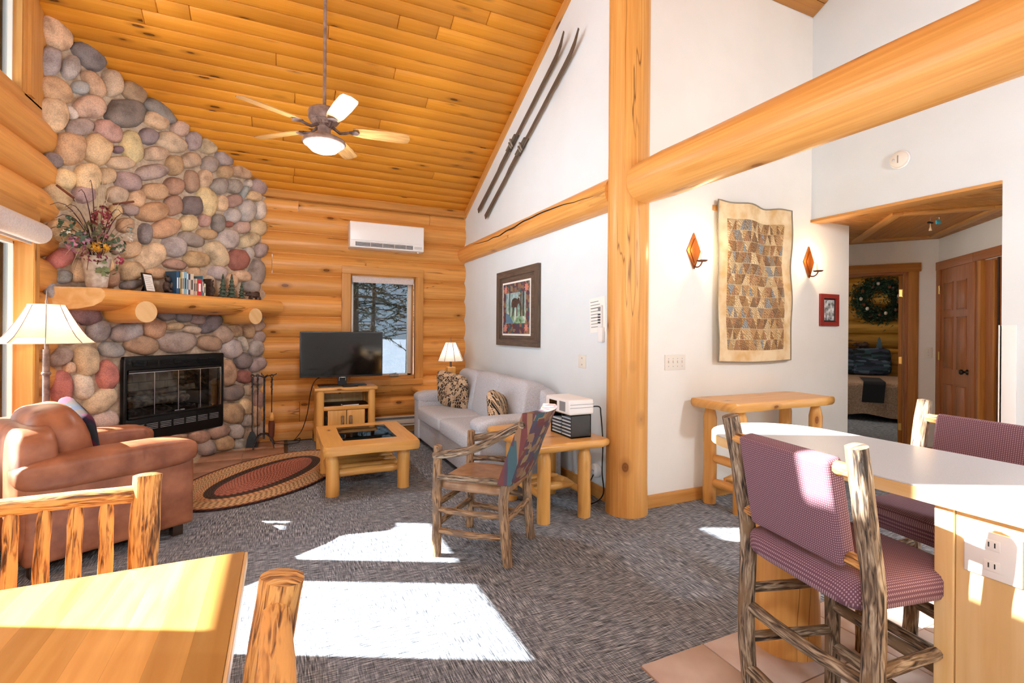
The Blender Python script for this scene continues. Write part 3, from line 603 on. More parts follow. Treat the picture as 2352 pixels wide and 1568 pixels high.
st1 = """395,230,150,85,50,T 350,430,75,108,0,G 498,465,60,82,0,L 628,388,138,72,40,D 390,622,122,82,28,O 560,605,60,46,15,N 655,583,108,55,55,T 785,572,68,98,-15,Q 935,642,95,65,40,B
370,790,98,128,-20,S 500,780,28,56,-35,W 630,738,108,82,5,Q 875,785,132,108,10,K 1112,770,132,52,38,D 1085,832,92,54,28,S 555,880,90,64,-8,P 755,905,102,66,30,R 1252,890,62,58,20,Q 490,1030,110,116,10,O 678,1037,100,104,20,T
825,1035,35,26,10,V 915,1018,66,120,-18,S 1033,945,62,58,20,D 1188,985,106,66,25,Q 1345,972,50,70,-5,G 1450,1008,62,58,20,Y 375,1105,72,46,25,D 840,1127,94,48,5,Y 1080,1062,84,52,0,Y 1210,1142,58,70,5,O 1325,1112,70,58,0,Q
1457,1137,55,60,0,P 1557,1098,64,46,28,G 1058,1190,108,54,-8,P 450,1237,80,68,30,S 612,1222,90,98,-5,S 742,1215,58,62,0,T 892,1257,94,68,10,P 1330,1260,46,84,-5,B 1422,1235,46,66,0,T 1562,1190,54,46,0,O 1680,1190,74,46,15,T 1080,1325,90,66,10,O
1212,1287,68,64,10,B 1525,1287,54,60,10,G 1625,1290,54,52,10,G 1725,1270,24,29,0,W 1795,1285,50,64,-15,P 1690,1332,22,52,25,N 1765,1358,46,36,20,S 1435,1397,66,104,-10,S 1335,1424,70,72,10,K 1540,1408,40,56,0,T 1625,1390,52,44,-10,R 1715,1460,56,80,5,L 1805,1455,36,64,5,W
1615,1492,54,54,0,L 395,1365,112,78,25,T 590,1345,78,62,0,P 815,1350,74,66,10,Q 950,1375,58,62,0,T 1205,1420,58,72,-5,B 1065,1467,108,68,-5,O"""
st2 = """800,320,44,58,20,T 905,310,58,42,10,P 1310,397,62,60,0,S 1420,380,42,45,0,R 1517,397,42,64,5,D 1585,405,30,23,10,Z 1680,428,50,42,0,Q 1790,430,58,55,10,T 1155,432,108,66,-18,O 1010,470,45,76,0,D 872,412,56,52,0,O 1435,475,72,38,10,O 1582,505,74,68,5,L 1730,515,70,46,-25,Y
1328,512,82,46,22,G 1207,560,86,76,15,L 1510,612,62,104,-32,Y 1810,585,42,54,15,P 1725,605,36,44,0,L 1655,650,68,74,-15,Z 1045,625,106,86,-25,S 1365,650,88,58,5,O 1215,682,74,34,10,R 1785,737,52,92,3,G 908,580,76,60,-10,T 428,640,98,62,-15,X 450,770,52,50,0,N 385,895,112,50,48,N
555,730,60,88,0,T 780,780,52,62,0,B 915,728,88,70,-5,T 1512,740,60,48,15,L 1680,765,60,38,15,T 1740,838,58,44,10,G 1600,800,46,56,0,T 1440,805,46,48,0,Y 1080,745,74,42,5,O 915,822,80,32,-10,D 700,560,66,60,0,T 560,560,56,60,10,Q 720,690,70,50,0,S 410,450,76,80,20,T 560,440,60,54,0,T 700,420,66,54,0,Q 820,560,50,54,0,P 660,800,54,50,0,O 1250,790,70,46,5,B 1340,740,48,40,0,T
590,1030,112,72,12,V 535,1148,46,66,-35,B 685,1145,82,78,0,N 887,1152,106,62,-12,L 1075,1130,76,70,5,O 1155,1030,66,44,10,D 1275,1043,54,42,5,D 1375,1067,50,36,5,P 1435,1008,84,18,5,D 1212,1112,62,28,-5,T 1332,1137,60,32,10,Q 1465,1095,86,52,-38,D 1550,1167,66,60,40,R 1632,1145,46,42,15,S 1725,1147,40,48,0,O 1800,1187,38,44,10,P
1792,1108,42,36,-30,Q 1690,1230,22,50,-20,W 1775,1267,48,58,0,L 775,1275,85,58,10,N 985,1242,116,68,12,B 1232,1222,132,74,0,P 1455,1230,86,54,8,B 1610,1270,70,64,-25,L 600,1350,88,112,-12,Y 420,1328,88,62,-25,G 485,1402,42,44,10,Y 748,1457,72,108,4,X 470,1200,60,40,10,B"""
st3 = """430,580,68,122,0,X 582,567,64,96,-8,W 700,665,118,74,-32,Y 495,722,78,56,20,N 735,795,90,62,-10,L 588,812,52,60,0,G 1690,387,60,54,-30,D 1785,412,64,44,-30,G 1585,470,54,96,0,O 1695,497,48,48,10,Z 1615,612,76,58,-5,K 1722,592,28,40,0,Q 1617,750,80,76,15,O 1705,702,46,60,-12,T 1712,800,36,46,15,L 1640,877,48,58,0,L 1520,875,74,48,-22,R 1382,912,72,46,8,B
1555,957,66,56,-5,O 1435,987,58,60,-25,P 1668,962,46,40,-10,L 1212,918,90,30,-8,B 1792,650,30,60,0,R 1775,770,30,72,0,T 1790,520,32,40,0,G 1795,880,34,44,0,L 480,880,70,50,0,Y 640,930,80,46,0,G 840,940,76,44,0,T 1020,980,80,42,0,P 1200,1010,84,44,-5,O 400,790,60,50,0,G 560,960,80,50,0,B"""
cnt = 0
for txt, (ox, oy) in ((st1, (0, 0)), (st2, k2), (st3, k3)):
    for tok in txt.split():
        a = tok.split(','); cx0, cy0, ra, rb_, an = [float(q) for q in a[:5]]; cx0, cy0, ra, rb_ = ox+cx0/k1, oy+cy0/k1, ra/k1*1.015, rb_/k1*1.015
        an = R(an); c0 = px_face(cx0, cy0, .02)
        Av = px_face(cx0+ra*math.cos(an), cy0+ra*math.sin(an), .02)-c0; Bv = px_face(cx0-rb_*math.sin(an), cy0+rb_*math.cos(an), .02)-c0
        sd = cnt*1.37; cnt += 1; r_ = random.Random(cnt); ex = r_.uniform(1.0, 1.4); sz = math.sqrt(Av.length*Bv.length); dome = min(.085, .30*sz+.018)
        V = [Vector((0, 0, 0))+NF*dome]; n = 16; rings = (.4, .72, .92, 1.0)
        for q in rings:
            for k in range(n):
                th = 2*math.pi*k/n; c_, s_ = math.cos(th), math.sin(th)
                m_ = (abs(c_)**(2*ex)+abs(s_)**(2*ex))**(-1/(2*ex))*(1+.17*nz(c_*1.25+sd, s_*1.25, sd))
                h = dome*(1-q**3.2)**.62*(1+.18*nz(c_*q*1.6+sd, s_*q*1.6, sd*2)) if q < 1 else -.03
                V.append(Av*(c_*m_*q)+Bv*(s_*m_*q)+NF*h)
        F = [(0, 1+k, 1+(k+1) % n) for k in range(n)]
        for i in range(3): F += [(1+i*n+k, 1+(i+1)*n+k, 1+(i+1)*n+(k+1) % n, 1+i*n+(k+1) % n) for k in range(n)]
        hxc = hx(SC[a[5]]); f_ = r_.uniform(.86, 1.12)
        # skip pieces buried inside the firebox opening
        obj('stone', MB().add(V, F, None, True), 'river_stone', chim, loc=c0, color=tuple(min(1, q*f_*r_.uniform(.95, 1.05)) for q in hxc))
# ---- fireplace insert
Mf = Matrix((E_, -NF, UP)).transposed()           # local x along the face, y into the wall, z up
fi = thing('fireplace_insert', 'black metal fireplace insert with four glass door panes and louvres', 'fireplace insert', FP(0, 0, 0), R(45))
def fb(mb, s0, s1, d0, d1, z0, z1): return mb.bx(s0, s1, -d1, -d0, z0, z1)
XS0, XS1, ZS0, ZS1 = -1.885, -.868, .30, 1.095
pm = [(XS0, ZS0+.03), (XS0+.03, ZS0), (XS1-.03, ZS0), (XS1, ZS0+.04), (XS1-.008, .5), (XS1, .7), (XS1-.006, .9), (XS1, ZS1-.06), (XS1-.05, ZS1), (XS0+.05, ZS1-.005), (XS0, ZS1-.05), (XS0+.006, .7)]
obj('face_plate', fb(fb(fb(fb(MB(), XS0+.005, XS0+.04, .0, .055, ZS0+.01, ZS1-.02), XS1-.04, XS1-.005, .0, .055, ZS0+.02, ZS1-.03), XS0+.01, XS1-.01, .0, .055, .965, ZS1), XS0+.01, XS1-.01, .0, .055, ZS0, .525), 'black_metal', fi, bevel=.012)
for row, z0, z1 in ((0, 1.0, 1.055), (1, .40, .475)):
    for k in range(7):
        a = XS0+.07+k*.1275
        lv = obj('louvre', fb(MB(), a, a+.11, .052, .058, z0, z1), 'void_dark', fi)
        for j in range(4): obj('slat', fb(MB(), a+.004, a+.106, .056, .066, z0+.006+j*(z1-z0-.012)/4, z0+.012+j*(z1-z0-.012)/4), 'grille_grey' if row else 'black_metal', lv)
for za, zb in ((.945, .968), (.522, .54)): obj('door_track', fb(MB(), XS0+.04, XS1-.04, .04, .07, za, zb), 'black_plastic', fi, bevel=.003)
for k in range(4):
    a = XS0+.045+k*.2318; b_ = a+.229
    gd = obj('glass_door', fb(MB(), a, b_, .05, .056, .54, .947), 'smoked_glass', fi)
    obj('edge_strip', fb(fb(MB(), b_-.006, b_, .055, .062, .54, .947), a, b_, .055, .060, .938, .947), 'chrome', gd)
    if k in (1, 2): obj('pull', fb(MB(), (b_-.05 if k == 1 else a+.005), (b_ if k == 1 else a+.05), .06, .075, .545, .556), 'chrome', gd)
fbx = MB()
fb(fbx, FS0, FS1, -.50, -.47, FZ0, FZ1); fb(fbx, FS0-.02, FS0, -.5, .03, FZ0, FZ1); fb(fbx, FS1, FS1+.02, -.5, .03, FZ0, FZ1); fb(fbx, FS0, FS1, -.5, .0, FZ1, FZ1+.03); fb(fbx, FS0, FS1, -.5, .03, .50, .53)
obj('firebox', fbx, 'soot', fi)
for j in range(4):
    for i in range(7):
        a = FS0+.02+i*.135-(.06 if j % 2 else 0)
        if a > FS0-.05 and a+.13 < FS1: obj('fire_brick', fb(MB(), a, a+.13, -.47, -.45, .55+j*.085, .63+j*.085), 'soot_brick', fi)
gr = thing('fire_grate', 'iron grate with grey charred logs behind the glass doors', 'grate', FP(-1.40, .535, -.2), R(45))
for i in range(6): obj('bar', MB().tube([(-.28+i*.11, -.12, .02), (-.28+i*.11, .0, .05), (-.26+i*.11, .12, .08), (-.24+i*.11, .16, .16)], .008, 6), 'wrought_iron', gr)
for i, (x0, y0, x1, y1, z, r_) in enumerate(((-.3, -.05, .3, .0, .09, .04), (-.28, .06, .32, .08, .11, .045), (-.2, .1, .36, -.02, .17, .03))):
    obj('charred_log', MB().tube([(x0, y0, z), ((x0+x1)/2, (y0+y1)/2+.01, z+.01), (x1, y1, z+.02*i)], r_, 10, wob=.4, seed=i), 'ash_log', gr)
obj('foot', MB().bx(-.3, -.28, -.12, .12, .0, .03).bx(.28, .30, -.12, .12, 0, .03), 'wrought_iron', gr)
# ---- mantel: half log on two log corbels
ma = thing('mantel_shelf', 'split-log mantel shelf on two log brackets', 'mantel')
prof = [(-.02, 1.68), (.29, 1.68), (.325, 1.672), (.345, 1.645), (.348, 1.61), (.33, 1.565), (.285, 1.53), (.2, 1.508), (.08, 1.50), (-.02, 1.50)]
def mantel_strip(sa, sb, mat, name):
    V = []; n = len(prof); ns = 12
    for i in range(ns):
        t = i/(ns-1)
        for d, z in prof:
            s = lerp(sa(d), sb(d), t); w_ = .012*nz(s*3, d*4, z*4) if z < 1.675 else 0
            V.append(FP(s, z+w_*.6, d+w_))
    F = [(i*n+k, i*n+k+1, (i+1)*n+k+1, (i+1)*n+k) for i in range(ns-1) for k in range(n-1)]; U = []
    cum = [0]
    for k in range(n-1): cum.append(cum[-1]+math.hypot(prof[k+1][0]-prof[k][0], prof[k+1][1]-prof[k][1]))
    for i in range(ns-1):
        for k in range(n-1): u0, u1 = i/(ns-1)*2.1, (i+1)/(ns-1)*2.1; U.append([(u0, cum[k]), (u0, cum[k+1]), (u1, cum[k+1]), (u1, cum[k])])
    b = MB().add(V, F, U, True)
    return obj(name, b, mat, ma), V[:n], V[-n:]
sa = lambda d: -2.45+.24*max(0, d/.345); sb = lambda d: -.29-.05*max(0, d/.345)
_, e0, e1 = mantel_strip(sa, sb, 'pine_log', 'half_log')
for e in (e0, e1): obj('cut_end', MB().add(e, [tuple(range(len(e)))], [[((q-e[0]).dot(E_)*1.5, q.z) for q in e]]), 'log_end', ma)
for (x, y), r_ in (((336, 716), .092), ((587, 726), .086)):
    s, z = s_of(x, y, .40); r2 = r_*1.06
    co = obj('corbel', MB().tube([FP(s-.0, z, -.05), FP(s, z, .1), FP(s, z, .25), FP(s, z, .40)], [r2*1.05, r2, r2, r_], 22, caps=False), 'pine_furniture', ma)
    obj('cut_end', MB().tube([FP(s, z, .398), FP(s, z, .402)], r_, 22), 'log_end', co)
# ---- things on the mantel (they stand on z = 1.68)
MZ = 1.681
def on_mantel(x, y, d): s, z = s_of(x, y, d); return FP(s, MZ, d)
vp = on_mantel(222, 652, .17)
va = thing('flower_vase', 'pale clay vase of dried and silk flowers on the mantel', 'vase', vp, R(20))
obj('vase', MB().lathe([(.0, 0), (.062, 0), (.072, .02), (.085, .14), (.098, .25), (.10, .265), (.09, .265), (.07, .2), (0, .2)], 22), 'vase_clay', va)
r_ = random.Random(3)
def vpx(x, y, d=.17): q = px_face(x, y, d); return Matrix.Rotation(-R(20), 3, 'Z') @ (q-vp)
def spray(name, mat, tips, rad=.004, up=.18, jit=.03):
    b = MB()
    for (x, y, dd) in tips:
        t = vpx(x, y, .17+dd); b.tube(bez((r_.uniform(-.03, .03), r_.uniform(-.03, .03), .22), (t.x*.15, t.y*.15, .22+up), (t.x*.6, t.y*.6, max(t.z, .3)+up*.7), t, 9), [rad*(1-.085*i) for i in range(9)], 5)
    return obj(name, b, mat, va)
spray('plum_grass', 'grass_plum', [(205, 418, .02), (180, 440, .05), (128, 500, .05), (105, 530, .02), (150, 475, .1), (245, 470, -.02), (300, 500, .1), (280, 490, .05), (115, 470, 0), (215, 560, .18), (200, 620, .16)], .006, .2)
spray('tan_grass', 'grass_tan', [(228, 412, .03), (246, 432, .05), (138, 488, .06), (128, 520, .08), (165, 470, .06), (260, 440, .02), (118, 545, .05), (150, 585, .14), (290, 480, .06), (240, 408, 0), (255, 415, .03), (232, 420, .06), (220, 425, 0), (150, 500, .1), (140, 520, .12), (130, 540, .1), (160, 490, .05), (172, 480, .1), (120, 510, 0), (135, 560, .12), (165, 610, .15), (250, 590, .17), (262, 612, .18), (175, 585, .17)], .0034, .15)
spray('twig', 'twig', [(318, 540, .1), (310, 505, .05), (325, 520, .02), (300, 560, .12), (290, 470, .0), (170, 620, .18)], .0025, .12)
spray('cattail_stem', 'grass_tan', [(142, 432, .0), (290, 462, .03)], .003, .1)
for x, y, dd, dx, dy in ((150, 440, 0, -.05, .04), (284, 466, .03, .07, .025)):
    q = vpx(x, y, .17+dd); obj('cattail', MB().tube([q-Vector((dx, 0, dy)), q+Vector((dx, 0, dy))], .009, 8, domed=.005), 'cattail', va)
def petals(name, x, y, dd, rad, colr, n=26, ps=.02, sq=(1, 1, 1)):
    c = vpx(x, y, .17+dd); b = MB(); rr = random.Random(int(x*7+y))
    for k in range(n):
        v = Vector((rr.gauss(0, 1), rr.gauss(0, 1), rr.gauss(0, 1))).normalized(); p = c+Vector((v.x*rad*sq[0], v.y*rad*sq[1], v.z*rad*sq[2]))
        a = v.orthogonal().normalized(); a.rotate(Matrix.Rotation(rr.uniform(0, 6), 3, v)); e = v.cross(a)
        b.add([p-a*ps*.2, p+e*ps*.5+v*ps*.2, p+a*ps+v*ps*.35, p-e*ps*.5+v*ps*.2], [(0, 1, 2, 3)], None, True)
    return obj(name, b, 'object_cloth', va, color=hx(colr))
petals('hydrangea', 233, 500, .06, .062, '#8e3b42', 90, .026, (1, 1, 1.6)); petals('hydrangea', 237, 545, .09, .03, '#b4707a', 26, .024)
petals('yellow_flower', 229, 568, .16, .045, '#dba02c', 44, .026, (1.3, 1, .7)); petals('pink_flower', 174, 562, .12, .045, '#b97f98', 40, .03, (1.1, 1, 1.2))
petals('magenta_flower', 274, 598, .14, .026, '#b83f62', 24, .02); petals('mauve_flower', 200, 545, .14, .035, '#a48399', 26, .024); petals('blue_flower', 298, 528, .1, .02, '#8fb0b4', 16, .018)
petals('white_sprig', 300, 545, .1, .024, '#e6e2d4', 18, .014, (.7, 1, 1.5)); petals('white_sprig', 160, 532, .12, .028, '#e0ddcf', 18, .016, (1.6, 1, .6)); petals('white_sprig', 274, 572, .13, .024, '#cfd3bd', 16, .016, (.6, 1, 1.6))
petals('berry_cluster', 215, 590, .17, .05, '#7c3546', 36, .022, (1.6, 1, .6))
petals('leaf_cluster', 170, 545, .08, .07, '#4f6455', 26, .04); petals('leaf_cluster', 245, 615, .16, .06, '#7d8a66', 22, .04); petals('leaf_cluster', 260, 560, .08, .08, '#59684e', 30, .035); petals('leaf_cluster', 215, 530, .08, .07, '#6b6a4c', 30, .035); petals('leaf_cluster', 150, 510, .05, .05, '#47604a', 16, .035)
# small easel frame
ep = on_mantel(346, 664, .15)
ef = thing('easel_frame', 'small black easel frame with a printed white card on the mantel', 'frame', ep, R(62), rot=(R(-14), 0, R(62)))
obj('border', MB().bx(-.06, .06, -.006, .006, 0, .185), 'black_metal', ef, bevel=.003); obj('card', MB().bx(-.048, .048, -.009, -.006, .014, .17), 'paper', ef)
for k in range(7): obj('text_line', MB().bx(-.04, .036-.01*(k % 3), -.0098, -.009, .035+k*.018, .038+k*.018), 'grille_grey', ef)
obj('strut', MB().box((0, .05, .06), (.03, .004, .14), Matrix.Rotation(.7, 3, 'X')), 'black_metal', ef)
# carved bear bookends and the row of books between them
def bear_mesh(sc=1.0, stand=False):
    b = MB()
    if stand:
        for c, s in (((0, 0, .06), (.07, .06, .11)), ((0, -.01, .135), (.055, .05, .06)), ((0, -.038, .13), (.026, .03, .024)), ((-.03, -.03, .07), (.024, .03, .07)), ((.03, -.03, .07), (.024, .03, .07)), ((-.022, 0, .165), (.02, .014, .02)), ((.022, 0, .165), (.02, .014, .02)), ((-.028, -.02, .015), (.034, .05, .03)), ((.028, -.02, .015), (.034, .05, .03))):
            b.cushion([q*sc for q in c], [q*sc for q in s], None, .9, .9, 12, 8)
    else:
        for c, s in (((0, 0, .06), (.15, .055, .065)), ((.035, 0, .078), (.07, .05, .05)), ((-.085, 0, .062), (.055, .042, .045)), ((-.115, 0, .052), (.034, .024, .022)), ((-.075, .018, .085), (.014, .01, .016)), ((-.075, -.018, .085), (.014, .01, .016)), ((.045, .018, .022), (.03, .024, .05)), ((.06, -.018, .022), (.03, .024, .05)), ((-.045, .018, .022), (.026, .024, .05)), ((-.05, -.018, .022), (.026, .024, .05))):
            b.cushion([q*sc for q in c], [q*sc for q in s], None, .85, .85, 12, 8)
    return b
for (x, y, lab, sgn) in ((385, 667, 'dark carved bear bookend left of the books', -1), (484, 676, 'dark carved bear bookend right of the books', 1)):
    bp = on_mantel(x, y, .15); be = thing('bear_bookend', lab, 'bookend', bp, R(45), 'bear bookends')
    obj('base', MB().bx(-.05, .05, -.05, .05, 0, .012), 'bear_figure', be, bevel=.003); obj('back_plate', MB().bx(.035 if sgn < 0 else -.045, .045 if sgn < 0 else -.035, -.06, .06, .01, .185), 'bear_figure', be, bevel=.003)
    o = obj('bear', bear_mesh(.95, True), 'bear_figure', be, loc=(-.01*(-sgn), 0, .012), rot=(0, 0, R(-90)*sgn))
books = [(404.5, 410.5, 616, '#2f5d85', 'thick navy'), (410.5, 413.8, 616, '#274a6e', 'slim dark blue'), (413.8, 417.8, 619, '#b9a24a', 'mustard and black'), (417.8, 422, 618, '#e8ddcb', 'tall cream'), (422, 428.6, 617.5, '#86b9d3', 'sky blue'), (428.6, 432.2, 621.5, '#dfe3e6', 'white lettered'), (432.2, 436.6, 622.5, '#38506e', 'dark and white'), (436.6, 444.5, 622.5, '#e3d6bf', 'wide cream'), (444.5, 449, 633.5, '#c3a69d', 'dusty pink'), (449, 452.5, 633.5, '#dcc7ac', 'sand coloured'), (452.5, 464, 634, '#c8323c', 'bright red'), (464, 466.2, 627.5, '#3e8aa0', 'teal'), (466.2, 468.4, 640.5, '#4f7f57', 'short green'), (468.4, 472, 645, '#dfe0c6', 'shortest pale green')]
for x0, x1, yt, cc, nm in books:
    xm = (x0+x1)/2; yb = 668.5+(xm-404)*.075; d = .235; s0 = s_of(x0, yb, d)[0]; s1 = s_of(x1, yb, d)[0]
    h = px_face(xm, yt, d).z-px_face(xm, yb, d).z; th = s1-s0; w_ = .15
    bo = thing('book', nm+' book in the row on the mantel', 'book', FP((s0+s1)/2, MZ, d), R(45), 'books on the mantel')
    obj('cover', MB().bx(-th/2+.0005, -th/2+.0025, 0, w_, 0, h).bx(th/2-.0025, th/2-.0005, 0, w_, 0, h).bx(-th/2+.0005, th/2-.0005, -.002, .002, 0, h), 'object_paint', bo, color=hx(cc))
    obj('pages', MB().bx(-th/2+.0025, th/2-.0025, .002, w_-.004, .003, h-.004), 'paper', bo)
    obj('title', MB().bx(-th*.22, th*.22, -.0026, -.002, h*.25, h*.72), 'paper' if sum(hx(cc)) < .9 else 'ink', bo)
for x, y, yt, lab in ((512, 676, 621, 'tallest'), (532, 679, 623, 'middle'), (555, 682, 641, 'smallest')):
    p_ = on_mantel(x, y, .16); h = (y-yt)/FPX*p_.dot(FW)*1.02
    t_ = thing('pine_tree_figurine', lab+' of the three dark carved pine tree figurines on the mantel', 'figurine', p_, R(45), 'pine tree figurines')
    obj('trunk', MB().tube([(0, 0, 0), (0, 0, h*.98)], [.012, .004], 8), 'bear_figure', t_)
    for k in range(6):
        z0 = h*(.06+.15*k); rr_ = h*.2*(1-k/6.8); obj('bough', MB().lathe([(rr_, z0), (rr_*.9, z0+.006), (rr_*.42, z0+h*.15), (0, z0+h*.19)], 10), 'tree_figure', t_)
bp = on_mantel(584, 685, .16); bf = thing('bear_figurine', 'small dark walking bear figurine at the right end of the mantel', 'figurine', bp, R(45))
obj('body', bear_mesh(1.0), 'bear_figure', bf)
# ---- fireplace tool set on the hearth
fx = at_z(606, 1030)
ts = thing('tool_stand', 'wrought iron fireplace tool stand on the tiled hearth', 'tool stand', fx+Vector((0, 0, .011)))
for k in range(4):
    a = R(45+90*k); c_, s_ = math.cos(a), math.sin(a)
    obj('leg', MB().tube(bez((0, 0, .16), (c_*.06, s_*.06, .17), (c_*.13, s_*.13, .10), (c_*.15, s_*.15, .008), 8), .008, 7), 'wrought_iron', ts)
tw = [(math.cos(i*.9)*.006, math.sin(i*.9)*.006, .12+i*.018) for i in range(38)]
obj('pole', MB().tube([(0, 0, .1), (0, 0, .80)], .010, 8).tube(tw, .006, 6), 'wrought_iron', ts)
for k in range(4):
    a = R(15+90*k); c_, s_ = math.cos(a), math.sin(a)
    obj('hook', MB().tube(bez((0, 0, .79), (c_*.06, s_*.06, .84), (c_*.10, s_*.10, .80), (c_*.13, s_*.13, .835), 8), .006, 6), 'wrought_iron', ts)
def tool(name, lab, x, kind, off):
    p_ = fx+RT*off+Vector((0, 0, .011)); t_ = thing(name, lab, 'fireplace tool', p_, 0, 'fireplace tools')
    obj('handle', MB().tube([(0, 0, .60), (0, 0, .80)], [.008, .009], 8).tube([(math.cos(i*1.1)*.01, math.sin(i*1.1)*.01, .66+i*.01) for i in range(14)], .005, 6).tube([(math.cos(i*.7)*.016, 0, .815+math.sin(i*.7)*.016) for i in range(9)], .004, 6, closed=True), 'wrought_iron', t_)
    return t_
t_ = tool('hearth_shovel', 'iron hearth shovel with a flared blade on the tool stand', 578, 0, -.135)
obj('shaft', MB().tube([(0, 0, .16), (0, 0, .61)], .006, 7), 'wrought_iron', t_)
obj('blade', MB().add([(-.02, -.01, .18), (.02, -.01, .18), (.05, -.02, .10), (.06, -.03, .01), (-.06, -.03, .01), (-.05, -.02, .10), (-.02, .0, .18), (.02, .0, .18), (.05, -.012, .10), (.06, -.022, .01), (-.06, -.022, .01), (-.05, -.012, .10)], [(0, 1, 2, 5), (5, 2, 3, 4), (6, 11, 8, 7), (11, 10, 9, 8), (0, 6, 7, 1), (3, 9, 10, 4), (1, 7, 8, 2), (2, 8, 9, 3), (4, 10, 11, 5), (5, 11, 6, 0)]), 'black_metal', t_)
t_ = tool('hearth_poker', 'iron poker hanging nearest the stand pole', 592, 0, -.075)
obj('shaft', MB().tube([(0, 0, .12), (0, 0, .61)], .006, 7).tube([(0, 0, .15), (.03, 0, .13), (.035, 0, .16)], .006, 6), 'wrought_iron', t_)
t_ = tool('hearth_brush', 'iron hearth brush with reddish bristles on the tool stand', 620, 0, .085)
obj('shaft', MB().tube([(0, 0, .36), (0, 0, .61)], .006, 7), 'wrought_iron', t_)
obj('bristles', MB().lathe([(.01, .38), (.022, .35), (.034, .26), (.03, .14), (.012, .08), (0, .07)], 12), 'cattail', t_); obj('ferrule', MB().lathe([(.012, .40), (.024, .35), (.028, .31), (.024, .31)], 12), 'pine_furniture', t_)
# ---- floor lamp behind the armchair
lp = FW*3.45+RT*((107-CX)/FPX*3.45); lp.z = 0
fl = thing('floor_lamp', 'bronze floor lamp with a panelled parchment shade behind the armchair', 'lamp', lp)
obj('base', MB().lathe([(.14, 0), (.145, .012), (.13, .028), (.04, .045), (.022, .07), (.018, .09)], 24), 'lamp_bronze', fl)
obj('pole', MB().tube([(0, 0, .06), (0, 0, 1.2)], .0195, 14).lathe([(.024, 1.02), (.028, 1.03), (.024, 1.04)], 14).tube([(0, 0, 1.2), (0, 0, 1.26)], .012, 10), 'lamp_bronze', fl)
def bell(z0, z1, r0, r1, n=6, flare=.12):
    pf = []
    for i in range(7): t = i/6; pf.append((lerp(r0, r1, t**.72), lerp(z0, z1, t)))
    return pf
pf = bell(1.245, 1.51, .262, .098); b = MB()
for (ra, za), (rb2, zb) in zip(pf, pf[1:]):
    for k in range(8):
        a0, a1 = math.pi*2*k/8+.3, math.pi*2*(k+1)/8+.3
        b.add([(ra*math.cos(a0), ra*math.sin(a0), za), (ra*math.cos(a1), ra*math.sin(a1), za), (rb2*math.cos(a1), rb2*math.sin(a1), zb), (rb2*math.cos(a0), rb2*math.sin(a0), zb)], [(0, 1, 2, 3)])
sh = obj('lamp_shade', b, 'shade_paper', fl)
for k in range(8):
    a0 = math.pi*2*k/8+.3; obj('shade_rib', MB().tube([(r2*math.cos(a0)*1.005, r2*math.sin(a0)*1.005, z2) for r2, z2 in pf], .0022, 5), 'twig', sh)
obj('shade_ring', MB().tube([(.262*math.cos(k*math.pi/12), .262*math.sin(k*math.pi/12), 1.245) for k in range(24)], .003, 5, closed=True).tube([(.098*math.cos(k*math.pi/8), .098*math.sin(k*math.pi/8), 1.51) for k in range(16)], .003, 5, closed=True), 'parchment', sh)
obj('finial', MB().lathe([(.014, 1.50), (.008, 1.52), (.01, 1.535), (.005, 1.55), (.0025, 1.61), (0, 1.615)], 10), 'lamp_bronze', fl)
obj('bulb', MB().cushion((0, 0, 1.33), (.06, .06, .09), None, 1, 1, 12, 8), 'lamp_glow', fl)
def lamp(name, loc, watts, rad, colr=(1, .86, .66)):
    d = bpy.data.lights.new(name, 'POINT'); d.energy = watts; d.shadow_soft_size = rad; d.color = colr
    o = bpy.data.objects.new(name, d); col.objects.link(o); o.location = loc; return o
lamp('floor_lamp_light', lp+Vector((0, 0, 1.40)), 3.5, .04)
# ================================================================= LIVING-ROOM FURNITURE
# ---- leather armchair
ac = thing('armchair', 'rust-brown leather club armchair beside the hearth', 'armchair', (-1.10, 3.985, 0), R(31))
obj('base', MB().bx(-.40, .40, -.41, .41, .07, .34), 'leather', ac, bevel=.03, segs=3)
obj('front_panel', MB().bx(.38, .41, -.27, .27, .08, .36), 'leather', ac, bevel=.01)
for sg in (-1, 1):
    a_ = obj('arm', MB().bx(-.40, .415, sg*.27, sg*.425, .075, .53), 'leather', ac, bevel=.025, segs=3)
    obj('arm_roll', MB().cushion((.0, sg*.345, .555), (.88, .235, .19), None, .55, .28, 36, 16), 'leather', a_)
obj('seat_cushion', MB().cushion((.06, 0, .42), (.66, .54, .18), None, .5, .3, 32, 14, .02), 'leather', ac)
obj('back_panel', MB().cushion((-.34, 0, .44), (.20, .84, .74), None, .35, .35, 32, 16), 'leather', ac)
obj('back_cushion', MB().cushion((-.20, -.02, .64), (.30, .58, .52), Matrix.Rotation(-.22, 3, 'Y'), .7, .55, 36, 18, .05, 3), 'leather', ac)
for sx in (-1, 1):
    for sy in (-1, 1): obj('foot', MB().bx(sx*.34-.03, sx*.34+.03, sy*.35-.03, sy*.35+.03, 0, .08), 'foot_wood', ac, bevel=.004)
cu = tag(obj('throw_pillow', MB().cushion((0, 0, 0), (.38, .40, .13), Matrix.Rotation(.35, 3, 'X') @ Matrix.Rotation(R(90), 3, 'Y'), .75, .32, 36, 16), 'dark_cushion_fabric'), 'dark navy and plum patterned pillow in the leather armchair', 'pillow')
cu.location = (-1.215, 4.145, .675); cu.rotation_euler = (0, R(-14), R(31))
